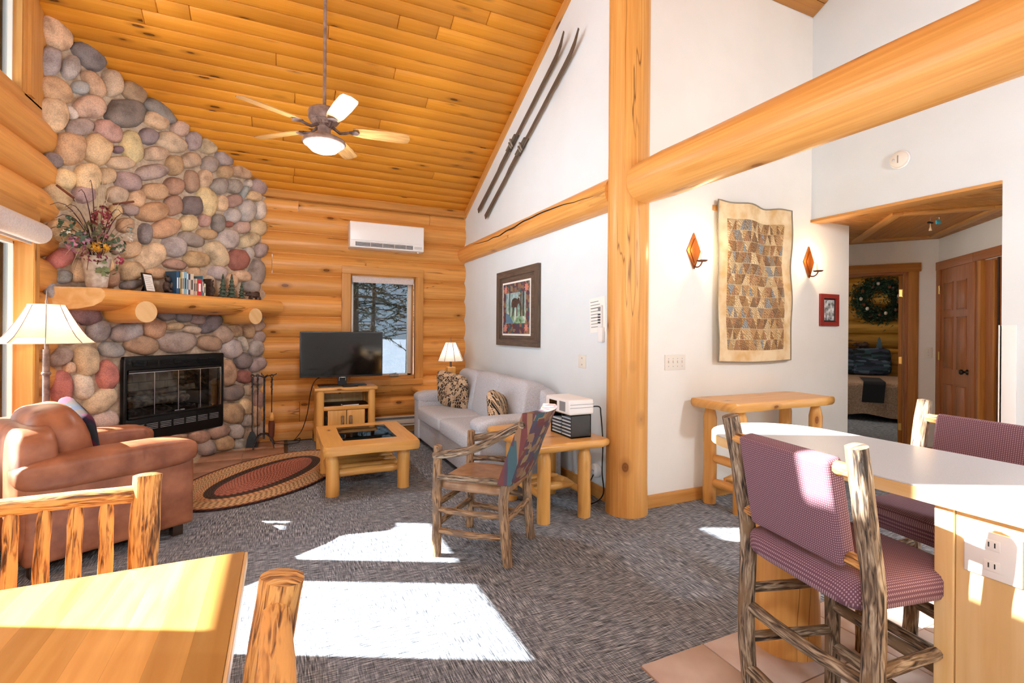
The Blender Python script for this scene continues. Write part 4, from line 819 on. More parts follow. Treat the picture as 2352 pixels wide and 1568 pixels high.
# ---- oval braided rug: every braid its own ring
rug = thing('braided_rug', 'oval braided rug in rust, tan and dark brown bands', 'rug', (-.11, 5.06, .012), R(55))
nb = 26
for k in range(nb):
    q = (k+.5)/nb; A, B = .94-(1-q)*.545, .565*q
    A = max(A, .0)
    cc = '#ad6a58' if q < .40 else '#4c3a32' if q < .52 else '#c79a6e' if q < .66 else '#c2a077' if q < .92 else '#b9835c' if q < .955 else '#4a2a28'
    n = 72; w_ = .0108; pts_ = [(A*math.cos(2*math.pi*i/n), B*math.sin(2*math.pi*i/n), 0) for i in range(n)]
    obj('braid', MB().tube(pts_, w_, 6, closed=True, flat=.75), 'rug_braid', rug, color=tuple(c_*rnd.uniform(.9, 1.08) for c_ in hx(cc)))
obj('backing', MB().prism([(.93*math.cos(2*math.pi*i/48), .555*math.sin(2*math.pi*i/48)) for i in range(48)], (0, 0, -.011), (1, 0, 0), (0, 1, 0), (0, 0, 1), .008), 'foot_wood', rug)
# ---- log legs with a shouldered top, live-edge slabs
def log_leg(r, h, sh=.06, seed=0, tip=.45):
    n = 7; zs = [0]+[(h-sh-.02)*i/n for i in range(1, n+1)]
    return MB().tube([(.004*nz(z*5, seed, 0), .004*nz(z*5, seed, 9), z) for z in zs]+[(0, 0, h-sh*.4), (0, 0, h)], [r*(1+.05*nz(z*6, seed, 4)) for z in zs]+[r*.7, r*tip], 16, wob=.05, seed=seed)
def slab(x0, x1, y0, y1, z0, z1, wav=.012, seed=0, nx=14, grain=0):
    # live edge board: outline wobbles, the edge is rounded
    per = []; nn = 14
    cs = [(x0, y0), (x1, y0), (x1, y1), (x0, y1)]; rr = .05
    for (ax, ay), (bx_, by_) in zip(cs, cs[1:]+cs[:1]):
        for i in range(nn):
            t = i/nn; t2 = .04+.92*t; per.append((lerp(ax, bx_, t2), lerp(ay, by_, t2)))
    cxm, cym = (x0+x1)/2, (y0+y1)/2; lv = []
    for f_, z in ((.90, z0), (.98, z0+.25*(z1-z0)), (1.0, z0+.55*(z1-z0)), (.985, z0+.85*(z1-z0)), (.95, z1)):
        ring = []
        for px_, py_ in per:
            d = Vector((px_-cxm, py_-cym)); L_ = d.length; ins = (1-f_)*min(x1-x0, y1-y0)*.5+wav*nz(px_*5+seed, py_*5, seed)
            d2 = d.normalized()*(L_-ins); ring.append((cxm+d2.x, cym+d2.y, z))
        lv.append(ring)
    n = len(per); V = [q for r_ in lv for q in r_]; F = []; U = []
    g = (lambda q: (q[0], q[1]+q[2])) if grain == 0 else (lambda q: (q[1], q[0]+q[2]))
    for i in range(len(lv)-1):
        for k in range(n): f = (i*n+k, i*n+(k+1) % n, (i+1)*n+(k+1) % n, (i+1)*n+k); F.append(f); U.append([g(V[j]) for j in f])
    b = MB().add(V, F, U, True)
    for ring, rev in ((lv[0], True), (lv[-1], False)):
        idx = tuple(range(n)); idx = tuple(reversed(idx)) if rev else idx
        b.add(ring, [idx], [[g(ring[j]) for j in idx]])
    return b
# ---- coffee table
ct = thing('coffee_table', 'low log coffee table with a glass inset top', 'coffee table', (.66, 4.565, 0))
x0, x1, y0, y1 = -.37, .395, -.475, .48
obj('top_board', slab(x0, x1, y0, y0+.21, .355, .43, .014, 1), 'pine_furniture', ct); obj('top_board', slab(x0, x1, y1-.13, y1, .36, .43, .012, 2), 'pine_furniture', ct)
obj('top_board', slab(x0, x0+.17, y0+.04, y1-.04, .362, .4305, .01, 3, grain=1), 'pine_furniture', ct); obj('top_board', slab(x1-.15, x1, y0+.04, y1-.04, .362, .4305, .01, 4, grain=1), 'pine_furniture', ct)
obj('glass_inset', MB().bx(x0+.14, x1-.12, y0+.17, y1-.10, .418, .428), 'table_glass', ct); obj('inset_shelf', MB().bx(x0+.14, x1-.12, y0+.17, y1-.10, .365, .375), 'black_cloth', ct)
for i, (lx, ly) in enumerate(((-.285, -.315), (.295, -.305), (-.285, .34), (.28, .33))): obj('leg', log_leg(.052, .37, .05, i+1, .6), 'pine_furniture', ct, loc=(lx, ly, 0))
for lx in (-.285, .29): obj('stretcher', MB().tube([(lx, -.3, .13), (lx, 0, .135), (lx, .33, .13)], .03, 12, wob=.1, seed=lx), 'pine_furniture', ct)
for i in range(4): yy = -.24+.15*i; obj('shelf_pole', MB().tube([(-.30, yy, .16), (-.22, yy, .16), (0, yy+.005, .162), (.22, yy, .16), (.30, yy, .16)], [.018, .034, .036, .034, .016], 12, wob=.1, seed=i), 'pine_furniture', ct)
# ---- television stand, television and small things
ts_ = thing('tv_stand', 'pine log television stand with two small doors', 'tv stand', (.675, 6.22, 0))
for i, (lx, ly) in enumerate(((-.285, -.22), (.285, -.22), (-.285, .22), (.285, .22))): obj('leg', MB().tube([(lx, ly, 0), (lx, ly, .35), (lx, ly, .66)], .043, 16, wob=.06, seed=i), 'pine_furniture', ts_)
obj('top', MB().bx(-.35, .35, -.27, .27, .652, .69), 'pine_furniture', ts_, bevel=.012)
obj('shelf', MB().bx(-.28, .28, -.24, .24, .44, .465), 'foot_wood', ts_); obj('apron', MB().bx(-.25, .25, -.245, -.225, .43, .475), 'pine_furniture', ts_, bevel=.003); obj('apron', MB().bx(-.25, .25, -.245, -.225, .63, .655), 'pine_furniture', ts_, bevel=.003)
obj('back_panel', MB().bx(-.28, .28, .225, .235, .06, .65), 'maple_panel', ts_); obj('side_panel', MB().bx(-.285, -.27, -.22, .22, .06, .65), 'pine_furniture', ts_); obj('side_panel', MB().bx(.27, .285, -.22, .22, .06, .65), 'pine_furniture', ts_); obj('floor_panel', MB().bx(-.27, .27, -.22, .22, .06, .08), 'pine_furniture', ts_)
obj('cable_hole', MB().tube([(-.03, .222, .585), (-.03, .2255, .585)], .022, 14), 'foot_wood', ts_)
for sg in (-1, 1):
    d_ = obj('door', MB().bx(min(sg*.004, sg*.205), max(sg*.004, sg*.205), -.248, -.226, .09, .425), 'pine_furniture', ts_, bevel=.004)
    obj('bark_pull', MB().tube([(sg*.045, -.258, .26), (sg*.045, -.262, .36)], .018, 10, wob=.2, seed=sg, domed=.006), 'hickory_bark', d_)
    obj('hinge', MB().bx(min(sg*.212, sg*.222), max(sg*.212, sg*.222), -.252, -.24, .29, .36), 'black_metal', d_)
tv = thing('television', 'flat black television on the log stand in front of the window', 'television', (.645, 6.17, .69))
obj('bezel', MB().bx(-.468, .468, -.012, .03, .105, .64), 'tv_bezel', tv, bevel=.005); obj('screen', MB().bx(-.456, .456, -.0145, -.011, .125, .628), 'tv_screen', tv)
obj('housing', MB().bx(-.25, .25, .03, .06, .16, .45), 'black_plastic', tv, bevel=.01); obj('neck', MB().bx(-.05, .05, .0, .03, .01, .12), 'black_plastic', tv); obj('base', MB().bx(-.27, .27, -.10, .10, 0, .014), 'black_plastic', tv, bevel=.005); obj('neck_trim', MB().tube([(-.035, -.01, .06), (-.035, -.02, .1), (.035, -.02, .1), (.035, -.01, .06)], .006, 6), 'chrome', tv)
tag(obj('remote_control', MB().box((0, 0, 0), (.17, .045, .018)), 'black_plastic', bevel=.004, loc=(.72, 6.01, .700), rot=(0, 0, R(5))), 'black remote control in front of the television', 'remote')
bk = thing('booklet', 'thin brown booklet on the television stand shelf', 'book', (.72, 6.06, .465), R(8)); obj('cover', MB().bx(-.09, .09, -.06, .06, .018, .021).bx(-.09, .09, -.06, .06, 0, .003), 'foot_wood', bk); obj('pages', MB().bx(-.088, .088, -.058, .058, .003, .018), 'paper', bk)
tag(obj('power_cord', MB().tube(curve_pts([(.42, 6.28, .80), (.34, 6.24, .74), (.30, 6.28, .60), (.27, 6.36, .35), (.22, 6.42, .16), (.16, 6.45, .06), (.13, 6.42, .03), (.19, 6.38, .06), (.17, 6.33, .02), (.02, 6.35, .01), (-.10, 6.46, .012), (-.02, 6.52, .012), (.20, 6.50, .012), (.33, 6.50, .015)], 7), .005, 6), 'cord_black'), 'black power cord hanging from the television to the floor', 'cord')
# ---- wall unit and baseboard heater
au = thing('air_conditioner', 'white wall-mounted air conditioner on the log wall', 'air conditioner', (1.215, 6.40, 2.39))
obj('casing', MB().bx(-.47, .47, 0, .20, .0, .325), 'white_plastic', au, bevel=.012, segs=3); obj('front_panel', MB().bx(-.465, .465, -.008, .003, .09, .318), 'white_plastic', au, bevel=.006)
va_ = obj('vent', MB().bx(-.40, .32, -.004, .004, .02, .07), 'void_dark', au)
for k in range(3): obj('vane', MB().bx(-.395, .315, -.008, .0, .026+k*.016, .033+k*.016), 'cabinet_grey', va_)
for k in range(4): obj('louvre_clip', MB().bx(-.22+k*.15, -.217+k*.15, -.010, .0, .02, .07), 'white_plastic', va_)
obj('status_panel', MB().bx(.34, .44, -.0085, -.007, .03, .06), 'cabinet_grey', au); obj('drain_cap', MB().tube([(.40, .05, .0), (.40, .05, -.015)], .012, 8), 'white_plastic', au)
bh = thing('baseboard_heater', 'low white electric baseboard heater under the window', 'heater', (1.62, 6.57, .085))
obj('cover', MB().bx(-.60, .60, -.035, .02, .028, .085), 'white_metal', bh, bevel=.004); obj('hood', MB().bx(-.60, .60, -.03, .02, .115, .13), 'white_metal', bh, bevel=.004); obj('fins', MB().bx(-.59, .59, -.015, .02, .085, .115), 'grille_grey', bh); obj('lip', MB().bx(-.60, .60, -.035, .02, 0, .018), 'white_metal', bh, bevel=.003)
# ---- sofa along the white wall
so = thing('sofa', 'light grey fabric loveseat sofa along the white wall', 'sofa', (1.88, 4.90, 0))
Y0, Y1 = -1.10, 1.12
obj('base', MB().bx(-.385, .40, Y0+.02, Y1-.02, .055, .31), 'sofa_fabric', so, bevel=.02, segs=3)
for ya, yb in ((Y0, Y0+.21), (Y1-.21, Y1)):
    a_ = obj('arm', MB().bx(-.405, .36, ya, yb, .055, .55), 'sofa_fabric', so, bevel=.03, segs=3)
    obj('arm_top', MB().cushion((-.02, (ya+yb)/2, .545), (.80, .235, .15), None, .6, .25, 32, 14), 'sofa_fabric', a_)
ym = (Y0+Y1)/2
for ya, yb in ((Y0+.21, ym), (ym, Y1-.21)):
    obj('seat_cushion', MB().cushion((-.10, (ya+yb)/2, .375), (.66, yb-ya-.004, .17), None, .28, .16, 36, 14), 'sofa_fabric', so)
obj('back_frame', MB().cushion((.33, ym, .45), (.17, Y1-Y0-.05, .78), None, .3, .25, 40, 16), 'sofa_fabric', so)
for k in range(3):
    L_ = (Y1-Y0-.34)/3; yc = Y0+.17+L_*(k+.5)
    obj('back_cushion', MB().cushion((.20, yc, .645), (.26, L_+.012, .52 if k == 1 else .50), Matrix.Rotation(.16, 3, 'Y'), .45, .22, 32, 16), 'sofa_fabric', so)
for sx in (-.35, .35):
    for sy in (Y0+.08, Y1-.08): obj('foot', MB().tube([(sx, sy, 0), (sx, sy, .06)], [.02, .028], 10), 'foot_wood', so)
gp = tag(obj('throw_pillow', MB().cushion((0, 0, 0), (.44, .46, .15), Matrix.Rotation(R(90), 3, 'Y'), .8, .3, 36, 16), 'glyph_fabric'), 'black and tan glyph-patterned pillow standing at the far sofa arm', 'pillow'); gp.location = (1.80, 5.50, .655); gp.rotation_euler = (R(10), R(-14), R(28))
gp = tag(obj('throw_pillow', MB().cushion((0, 0, 0), (.40, .42, .15), Matrix.Rotation(R(90), 3, 'Y'), .8, .3, 36, 16), 'glyph_fabric'), 'black and tan glyph-patterned pillow tucked behind the near sofa arm', 'pillow'); gp.location = (1.83, 4.22, .585); gp.rotation_euler = (R(-16), R(-10), R(-38))
# ---- corner side table with lamp, behind the sofa
sd = thing('side_table', 'pine side table in the corner behind the sofa arm', 'table', (1.95, 6.30, 0))
obj('top', slab(-.40, .34, -.23, .23, .55, .605, .008, 7), 'pine_furniture', sd)
for i, (lx, ly) in enumerate(((-.28, -.15), (.26, -.15), (-.28, .15), (.26, .15))): obj('leg', log_leg(.036, .56, .05, i+11), 'pine_furniture', sd, loc=(lx, ly, 0))
tp = at_y(1035, 860, 6.25); tl = thing('table_lamp', 'small lamp with a white laced shade on the corner side table', 'lamp', (tp.x, 6.25, .606))
obj('block', MB().bx(-.055, .055, -.055, .055, 0, .27), 'pine_furniture', tl, bevel=.008); obj('stem', MB().tube([(0, 0, .27), (0, 0, .40)], .016, 10), 'lamp_bronze', tl)
ts2 = obj('lamp_shade', MB().add([(r_*sx_, r_*sy_, z_) for r_, z_ in ((.175, .35), (.075, .59)) for sx_, sy_ in ((math.cos(k*math.pi/4), math.sin(k*math.pi/4)) for k in range(8))], [(k, (k+1) % 8, 8+(k+1) % 8, 8+k) for k in range(8)]), 'shade_white', tl)
for k in range(8): a0 = k*math.pi/4; obj('lacing', MB().tube([(.176*math.cos(a0), .176*math.sin(a0), .35), (.076*math.cos(a0), .076*math.sin(a0), .59)], .003, 5), 'twig', ts2)
obj('finial', MB().lathe([(.008, .57), (.006, .62), (.003, .66), (0, .665)], 8), 'lamp_bronze', tl)
lamp('table_lamp_light', Vector((tp.x, 6.25, 1.06)), 2.0, .03)
# ---- end table with disc rack and radio
et = thing('end_table', 'log end table with glossy top between sofa and post', 'end table', (1.845, 3.325, 0))
obj('top', slab(-.335, .32, -.40, .42, .515, .575, .012, 21), 'pine_furniture', et)
for i, (lx, ly) in enumerate(((-.165, -.27), (.165, -.28), (-.165, .27), (.2, .28))): obj('leg', log_leg(.048, .53, .07, i+31, .35), 'pine_furniture', et, loc=(lx, ly, 0))
for lx in (-.165, .175): obj('stretcher', MB().tube([(lx, -.27, .17), (lx*.98, 0, .18), (lx, .27, .17)], [.018, .032, .018], 10, wob=.1, seed=lx), 'pine_furniture', et)
for yy in (-.12, .0, .12): obj('shelf_pole', MB().tube([(-.17, yy, .19), (0, yy, .20), (.17, yy, .19)], [.018, .034, .018], 10, wob=.12, seed=yy), 'pine_furniture', et)
cr = thing('disc_rack', 'black two-column compact disc rack on the log end table', 'disc rack', (1.985, 3.20, .575))
obj('shell', MB().bx(-.085, .085, -.15, -.142, 0, .17).bx(-.085, .085, .142, .15, 0, .17).bx(-.085, .085, -.15, .15, .162, .17).bx(-.085, .085, -.15, .15, 0, .008).bx(-.075, .085, -.004, .004, 0, .17).bx(.078, .085, -.15, .15, 0, .17), 'black_plastic', cr)
cdm = {}
for c_ in range(2):
    for k in range(12):
        if (c_, k) in ((0, 11), (1, 9), (1, 10), (1, 11)): continue
        y_ = -.137+c_*.145; cd = thing('compact_disc', '%s slim jewel case from the bottom in the %s column of the disc rack' % (('first', 'second', 'third', 'fourth', 'fifth', 'sixth', 'seventh', 'eighth', 'ninth', 'tenth', 'eleventh', 'twelfth')[k], 'near' if c_ == 0 else 'far'), 'disc case', (1.985, 3.20+y_+.065, .575+.012+k*.0124), 0, 'disc cases in the rack, %s column' % ('near' if c_ == 0 else 'far'))
        key = k % 4
        if key not in cdm: cdm[key] = MB().bx(-.082, .05, -.063, .063, 0, .0095).mesh('jewel_case', .001, 1)
        obj('jewel_case', cdm[key], 'object_paint', cd, color=hx(('#dfe6ea', '#3c4a5a', '#c9d3da', '#26303a')[key]))
ra = thing('clock_radio', 'white clock radio on top of the disc rack', 'radio', (1.965, 3.19, .746))
obj('case', MB().bx(-.105, .105, -.18, .18, .004, .115), 'white_plastic', ra, bevel=.02, segs=4); obj('foot_pad', MB().bx(-.09, .09, -.16, .16, 0, .006), 'black_plastic', ra)
obj('display', MB().bx(-.108, -.1045, .0, .11, .035, .09), 'tv_screen', ra); obj('speaker_grille', MB().bx(-.108, -.1045, -.12, -.04, .025, .095), 'grille_grey', ra); obj('seam', MB().bx(-.1, .1, -.1815, -.179, .055, .058).bx(-.1, .1, -.1815, -.179, .078, .081), 'grille_grey', ra)
tag(obj('radio_cord', MB().tube(curve_pts([(2.03, 3.03, .80), (2.12, 3.02, .80), (2.15, 3.04, .74), (2.165, 3.04, .60), (2.17, 3.04, .50), (2.18, 3.06, .3), (2.22, 3.10, .12), (2.20, 3.20, .02), (2.12, 3.28, .012), (2.20, 3.30, .10), (2.28, 3.32, .20)], 6), .005, 6), 'cord_black'), 'black cord running from the clock radio down to the wall plug', 'cord')
pl = at_x(1372, 1080, XR-.02); wp = thing('plug_adapter', 'round white plug-in adapter low on the white wall by the post', 'adapter', (XR, 3.345, .225))
obj('body', MB().lathe([(.0, 0), (.05, 0), (.055, .01), (.055, .04), (.048, .05), (0, .052)], 24, M=Matrix.Rotation(R(-90), 3, 'Y')), 'white_plastic', wp)
obj('socket', MB().bx(-.0535, -.052, -.012, -.006, -.006, .008).bx(-.0535, -.052, .006, .012, -.006, .008), 'grille_grey', wp)
# ---- hickory armchair
hk = thing('hickory_armchair', 'bark-on hickory pole armchair with leather seat and patterned back', 'armchair', (1.167, 2.888, 0), R(135))
def pole(name, pts, r, par, mat='hickory_bark', seg=10, seed=0, wob=.14, **k):
    n = len(pts); return obj(name, MB().tube(curve_pts(pts, 4), [ (r*(1.3 if par is hk else 1.1) if not hasattr(r, '__len__') else lerp(r[0], r[1], i/((n-1)*4)))*(1+.06*nz(i*.9, seed, 2)) for i in range((n-1)*4+1)], seg, wob=wob, seed=seed, domed=.006), mat, par)
for sg in (-1, 1):
    pole('front_leg', [(.215, sg*.235, 0), (.212, sg*.24, .2), (.215, sg*.235, .42), (.21, sg*.24, .66)], .021, hk, seed=sg)
    pole('back_leg', [(-.235, sg*.215, 0), (-.215, sg*.213, .2), (-.205, sg*.21, .40), (-.26, sg*.19, .60), (-.345, sg*.165, .86)], .023, hk, seed=sg+5)
    pole('arm', [(.23, sg*.245, .605), (.12, sg*.26, .625), (-.02, sg*.262, .66), (-.14, sg*.245, .72), (-.25, sg*.205, .785), (-.30, sg*.19, .80)], .018, hk, 'hickory_bark_grey', seed=sg+9)
    pole('side_rail', [(.22, sg*.24, .475), (.0, sg*.248, .485), (-.215, sg*.212, .475)], .015, hk, 'hickory_bark_grey', seed=sg+13)
    for z in (.28, .155): pole('rung', [(.215, sg*.238, z), (0, sg*.232, z-.004), (-.215, sg*.212, z)], .0145, hk, seed=sg+z*9)
pole('top_rail', [(-.31, .22, .815), (-.36, .08, .845), (-.36, -.08, .845), (-.31, -.22, .815)], .016, hk, 'hickory_bark_grey', seed=3)
for z in (.31, .19): pole('rung', [(.213, -.235, z), (.213, 0, z), (.213, .235, z)], .014, hk, seed=z*11)
pole('rung', [(-.215, -.213, .25), (-.215, 0, .25), (-.215, .213, .25)], .014, hk, seed=4)
obj('seat', MB().cushion((.0, 0, .425), (.46, .47, .085), None, .55, .3, 32, 12), 'seat_leather', hk)
def backfn(off):
    def fn(u, v):
        y = lerp(-.235, .235, u)*(1-.14*v); z = lerp(.47, .885, v); x = lerp(-.215, -.355, v**1.05)-.055*(1-(2*u-1)**2)*(.3+.7*v)
        return (x+off*.02, y*1.04, z)
    return fn
bb = MB().grid(backfn(2.0), 14, 10, us=.42, vs_=.42).grid(backfn(-2.0), 14, 10, us=.42, vs_=.42)
f1, f2 = backfn(2.0), backfn(-2.0)
for i in range(13):
    for v in (0, 1): bb.add([f1(i/13, v), f1((i+1)/13, v), f2((i+1)/13, v), f2(i/13, v)], [(0, 1, 2, 3)], None, True)
for j in range(9):
    for u in (0, 1): bb.add([f1(u, j/9), f1(u, (j+1)/9), f2(u, (j+1)/9), f2(u, j/9)], [(0, 1, 2, 3)], None, True)
obj('back_panel', bb, 'blanket_fabric', hk)
# ================================================================= POSTS, BEAMS, WALL HANGINGS, FAN
def knotlog(pts, r, seg=32): return MB().tube(pts, r, seg)
n = 20
tag(obj('log_post', MB().tube([(2.362, 3.005, z) for z in [4.92*i/n for i in range(n+1)]], [.153*(1+.02*nz(i*.5, 2, 1))+(.006 if i == 0 else 0) for i in range(n+1)], 36), 'pine_log_pale'), 'thick peeled pine log post at the corner of the white wall', 'post')
tag(obj('log_beam', MB().tube([(2.385, lerp(2.87, -2.55, i/n), 2.442) for i in range(n+1)], [.148]+[.157*(1+.02*nz(i*.6, 7, 1)) for i in range(1, n+1)], 40), 'pine_log_pale'), 'heavy horizontal peeled log beam running from the post overhead', 'beam')
pu_ = tag(obj('wall_purlin', MB().tube([(2.335, lerp(6.66, 3.10, i/n), 2.428) for i in range(n+1)], [.112+.012*i/n+.004*nz(i*.8, 4, 1) for i in range(n+1)], 30), 'pine_log'), 'cracked half-round log purlin across the white gable wall', 'beam')
cp = []
for i in range(40):
    t = i/39; y_ = lerp(6.0, 3.25, t); an_ = R(168+14*math.sin(t*7)+16*t-10+6*nz(t*14, 1, 2)); rr_ = .1155+.012*(6.66-y_)/3.56; cp.append((2.335+rr_*math.cos(an_), y_, 2.428+rr_*math.sin(an_)))
obj('crack', MB().tube(cp, [.001+.006*math.sin(math.pi*i/39) for i in range(40)], 6), 'soot', pu_)
# ---- skis
def ski(label, px0, px1, pxm):
    a = at_x(*px0, XR-.02); b_ = at_x(*px1, XR-.06); d = (b_-a); Lk = d.length
    t_ = thing('antique_ski', label, 'ski', a, 0, 'pair of antique skis')
    dy, dz = d.y/Lk, d.z/Lk; P = lambda s, w, o: (-o, dy*s-dz*w, dz*s+dy*w)
    V = []; nn = 22
    for i in range(nn):
        s = Lk*i/(nn-1); t = i/(nn-1); w = .032*(1-.25*math.sin(math.pi*t)) if t < .93 else .032*(1-(t-.93)/.07*.75); o = .012+(.05*((t-.88)/.12)**2 if t > .88 else 0); th = .009 if abs(t-.42) > .1 else .018
        w = max(w, .008)
        V += [P(s, -w, o), P(s, w, o), P(s, w, o+th), P(s, -w, o+th)]
    F = []
    for i in range(nn-1):
        for k in range(4): F.append((i*4+k, i*4+(k+1) % 4, (i+1)*4+(k+1) % 4, (i+1)*4+k))
    F += [(0, 3, 2, 1), tuple((nn-1)*4+k for k in range(4))]
    U = [[(V[k][1]*dy+V[k][2]*dz, V[k][1]*dz-V[k][2]*dy+V[k][0]) for k in f] for f in F]
    obj('runner', MB().add(V, F, U), 'ski_wood', t_)
    m_ = at_x(*pxm, XR-.03)-a; s = m_.y*dy+m_.z*dz
    obj('binding', MB().tube([P(s-.02, -.05, .03), P(s, -.03, .05), P(s+.02, 0, .065), P(s, .03, .05), P(s-.02, .055, .03)], .010, 8, wob=.3).tube([P(s-.05, .05, .03), P(s-.03, .01, .06), P(s-.06, -.045, .035)], .009, 8, wob=.3), 'canvas_binding', t_)
    obj('foot_plate', MB().tube([P(s-.14, 0, .02), P(s+.10, 0, .02)], [.036, .034], 8, flat=.4), 'ski_wood', t_)
ski('shorter old wooden ski, the left of the pair on the white wall', (1101, 485), (1301, 74), (1180, 325)); ski('longer old wooden ski, the right of the pair on the white wall', (1117, 499), (1335, 67), (1205, 345))
# ---- framed moose print
fr_ = thing('framed_print', 'large framed moose print with patterned border on white wall', 'picture', (XR-.002, 4.88, 1.615)); w2, h2 = .525, .425
obj('frame', MB().bx(-.035, 0, -w2, -w2+.085, -h2+.075, h2-.075).bx(-.035, 0, w2-.085, w2, -h2+.075, h2-.075).bx(-.035, 0, -w2, w2, h2-.075, h2).bx(-.035, 0, -w2, w2, -h2, -h2+.075), 'walnut_frame', fr_)
obj('mat_board', MB().bx(-.018, -.012, -w2+.07, w2-.07, -h2+.06, h2-.06), 'walnut_frame', fr_); obj('print_edge', MB().bx(-.022, -.018, -.345, .37, -.31, .29), 'paper', fr_)
pr = obj('border_print', MB().bx(-.0235, -.022, -.325, .35, -.29, .27), 'blanket_fabric', fr_)
for y_ in (-.25, .28):
    for z_ in (-.225, .205): obj('star', MB().prism([((.055 if k % 2 == 0 else .03)*math.cos(k*math.pi/8), (.055 if k % 2 == 0 else .03)*math.sin(k*math.pi/8)) for k in range(16)], (-.0235, y_, z_), (0, 1, 0), (0, 0, 1), (-1, 0, 0), .001), 'object_paint', pr, color=hx('#d98a78'))
m, nt, b = nodes('woodland_print'); v = uvoff(nt, (1, 1, 1), 'Object', False); g = N(nt, 'ShaderNodeTexNoise'); g.inputs['Scale'].default_value = 16; g.inputs['Detail'].default_value = 5; L(nt, v, g.inputs['Vector'])
r = ramp(nt, [(.3, hx('#2f4a3c')), (.45, hx('#6f9a6b')), (.55, hx('#9fbfae')), (.68, hx('#d7dccb'))]); L(nt, g.outputs[0], r.inputs[0])
se = N(nt, 'ShaderNodeSeparateXYZ'); L(nt, v, se.inputs[0]); r2 = ramp(nt, [(.3, (0, 0, 0)), (.62, (1, 1, 1))]); mr = N(nt, 'ShaderNodeMapRange'); mr.inputs[1].default_value = -.25; mr.inputs[2].default_value = .25; L(nt, se.outputs[2], mr.inputs[0]); L(nt, mr.outputs[0], r2.inputs[0])
L(nt, mixc(nt, r2.outputs[0], r.outputs[0], mixc(nt, .5, r.outputs[0], hx('#8fb4d0'))), b.inputs['Base Color'])
obj('woodland_scene', MB().bx(-.0245, -.0235, -.24, .265, -.175, .165), 'woodland_print', fr_)
moose = [(-.10, .02), (-.08, .06), (-.03, .075), (.03, .07), (.055, .055), (.075, .075), (.10, .07), (.115, .035), (.125, -.005), (.11, -.02), (.095, .01), (.07, .005), (.055, -.02), (.05, -.13), (.03, -.13), (.03, -.03), (-.03, -.03), (-.05, -.12), (-.075, -.13), (-.07, -.03), (-.095, -.02)]
obj('moose', MB().prism([(-a*1.0, b2) for a, b2 in moose], (-.0245, .02, .03), (0, 1, 0), (0, 0, 1), (-1, 0, 0), .001), 'bear_figure', fr_); obj('antler', MB().prism([(-.10, .075), (-.15, .12), (-.125, .12), (-.11, .10), (-.09, .125), (-.08, .085)], (-.0245, .02, .03), (0, 1, 0), (0, 0, 1), (-1, 0, 0), .001), 'hickory_bark', fr_)
for y_, w_ in ((.17, .012), (-.12, .016), (-.18, .022)): obj('painted_trunk', MB().bx(-.0252, -.0245, y_-w_, y_+w_, -.10, .165), 'tree_trunk', fr_)
obj('painted_log', MB().prism([(.26, -.17), (.26, -.06), (.2, -.07), (.12, -.12), (.06, -.17)], (-.0245, 0, 0), (0, 1, 0), (0, 0, 1), (-1, 0, 0), .001), 'object_paint', fr_, color=hx('#5b83a3'))
# ---- papers, thermostat, phone and outlet on the white wall beside the post
pa = thing('notice_sheet', 'white printed notice sheets pinned on the white wall beside the post', 'notice', (XR, 3.37, 1.50), 0, None, (R(-4), 0, 0)); obj('sheet', MB().bx(-.003, 0, -.11, .11, -.15, .135), 'paper', pa)
for k in range(9): obj('text_line', MB().bx(-.0036, -.003, -.02-.02*(k % 2), .095, .10-k*.026, .106-k*.026), 'grille_grey' if k not in (2, 5) else 'ink', pa)
hd = thing('hanging_remote', 'grey remote control in a holder over the notice sheets', 'remote', (XR-.004, 3.315, 1.50)); obj('body', MB().bx(-.02, 0, -.022, .022, -.11, .07), 'white_plastic', hd, bevel=.006)
obj('screen', MB().bx(-.0215, -.02, -.017, .017, .02, .055), 'grille_grey', hd)
for k in range(4): obj('button', MB().bx(-.0225, -.02, -.017, .017, -.08+k*.022, -.066+k*.022), 'ink', hd)
tag(obj('remote_holder', MB().bx(-.028, 0, -.03, .03, -.06, .06), 'white_plastic', bevel=.005, loc=(XR, 3.30, 1.33)), 'white plastic holder below the notice sheets', 'holder')
def plate(label, loc, w_, h_, axis, rows, mat='ivory_plastic', rz=0):
    t_ = thing('outlet_plate' if rows == 0 else 'switch_plate', label, 'outlet' if rows == 0 else 'switch', loc, rz)
    obj('plate', MB().bx(-w_/2, w_/2, -.006, 0, -h_/2, h_/2), mat, t_, bevel=.002)
    if rows == 0:
        for z_ in (-.028, .028): s_ = obj('socket', MB().bx(-.017, .017, -.0075, -.006, z_-.014, z_+.014), mat, t_, bevel=.003); obj('slot', MB().bx(-.008, -.005, -.0078, -.0074, z_-.005, z_+.008).bx(.005, .008, -.0078, -.0074, z_-.005, z_+.008), 'ink', s_)
    else:
        for k in range(rows): x_ = (k-(rows-1)/2)*.046; obj('toggle', MB().bx(x_-.005, x_+.005, -.016, -.006, -.004, .016), mat, t_, bevel=.002); obj('screw', MB().tube([(x_, -.0075, .03), (x_, -.006, .03)], .003, 8).tube([(x_, -.0075, -.03), (x_, -.006, -.03)], .003, 8), 'grille_grey', t_)
    return t_
q = at_x(1338, 830, XR); plate('ivory outlet plate on white wall above sofa arm', q, .115, .115, 'x', 0, rz=R(-90))
q = at_y(1550, 832, YM); plate('wide four-gang ivory switch plate left of the quilt', q, .21, .12, 'y', 4)
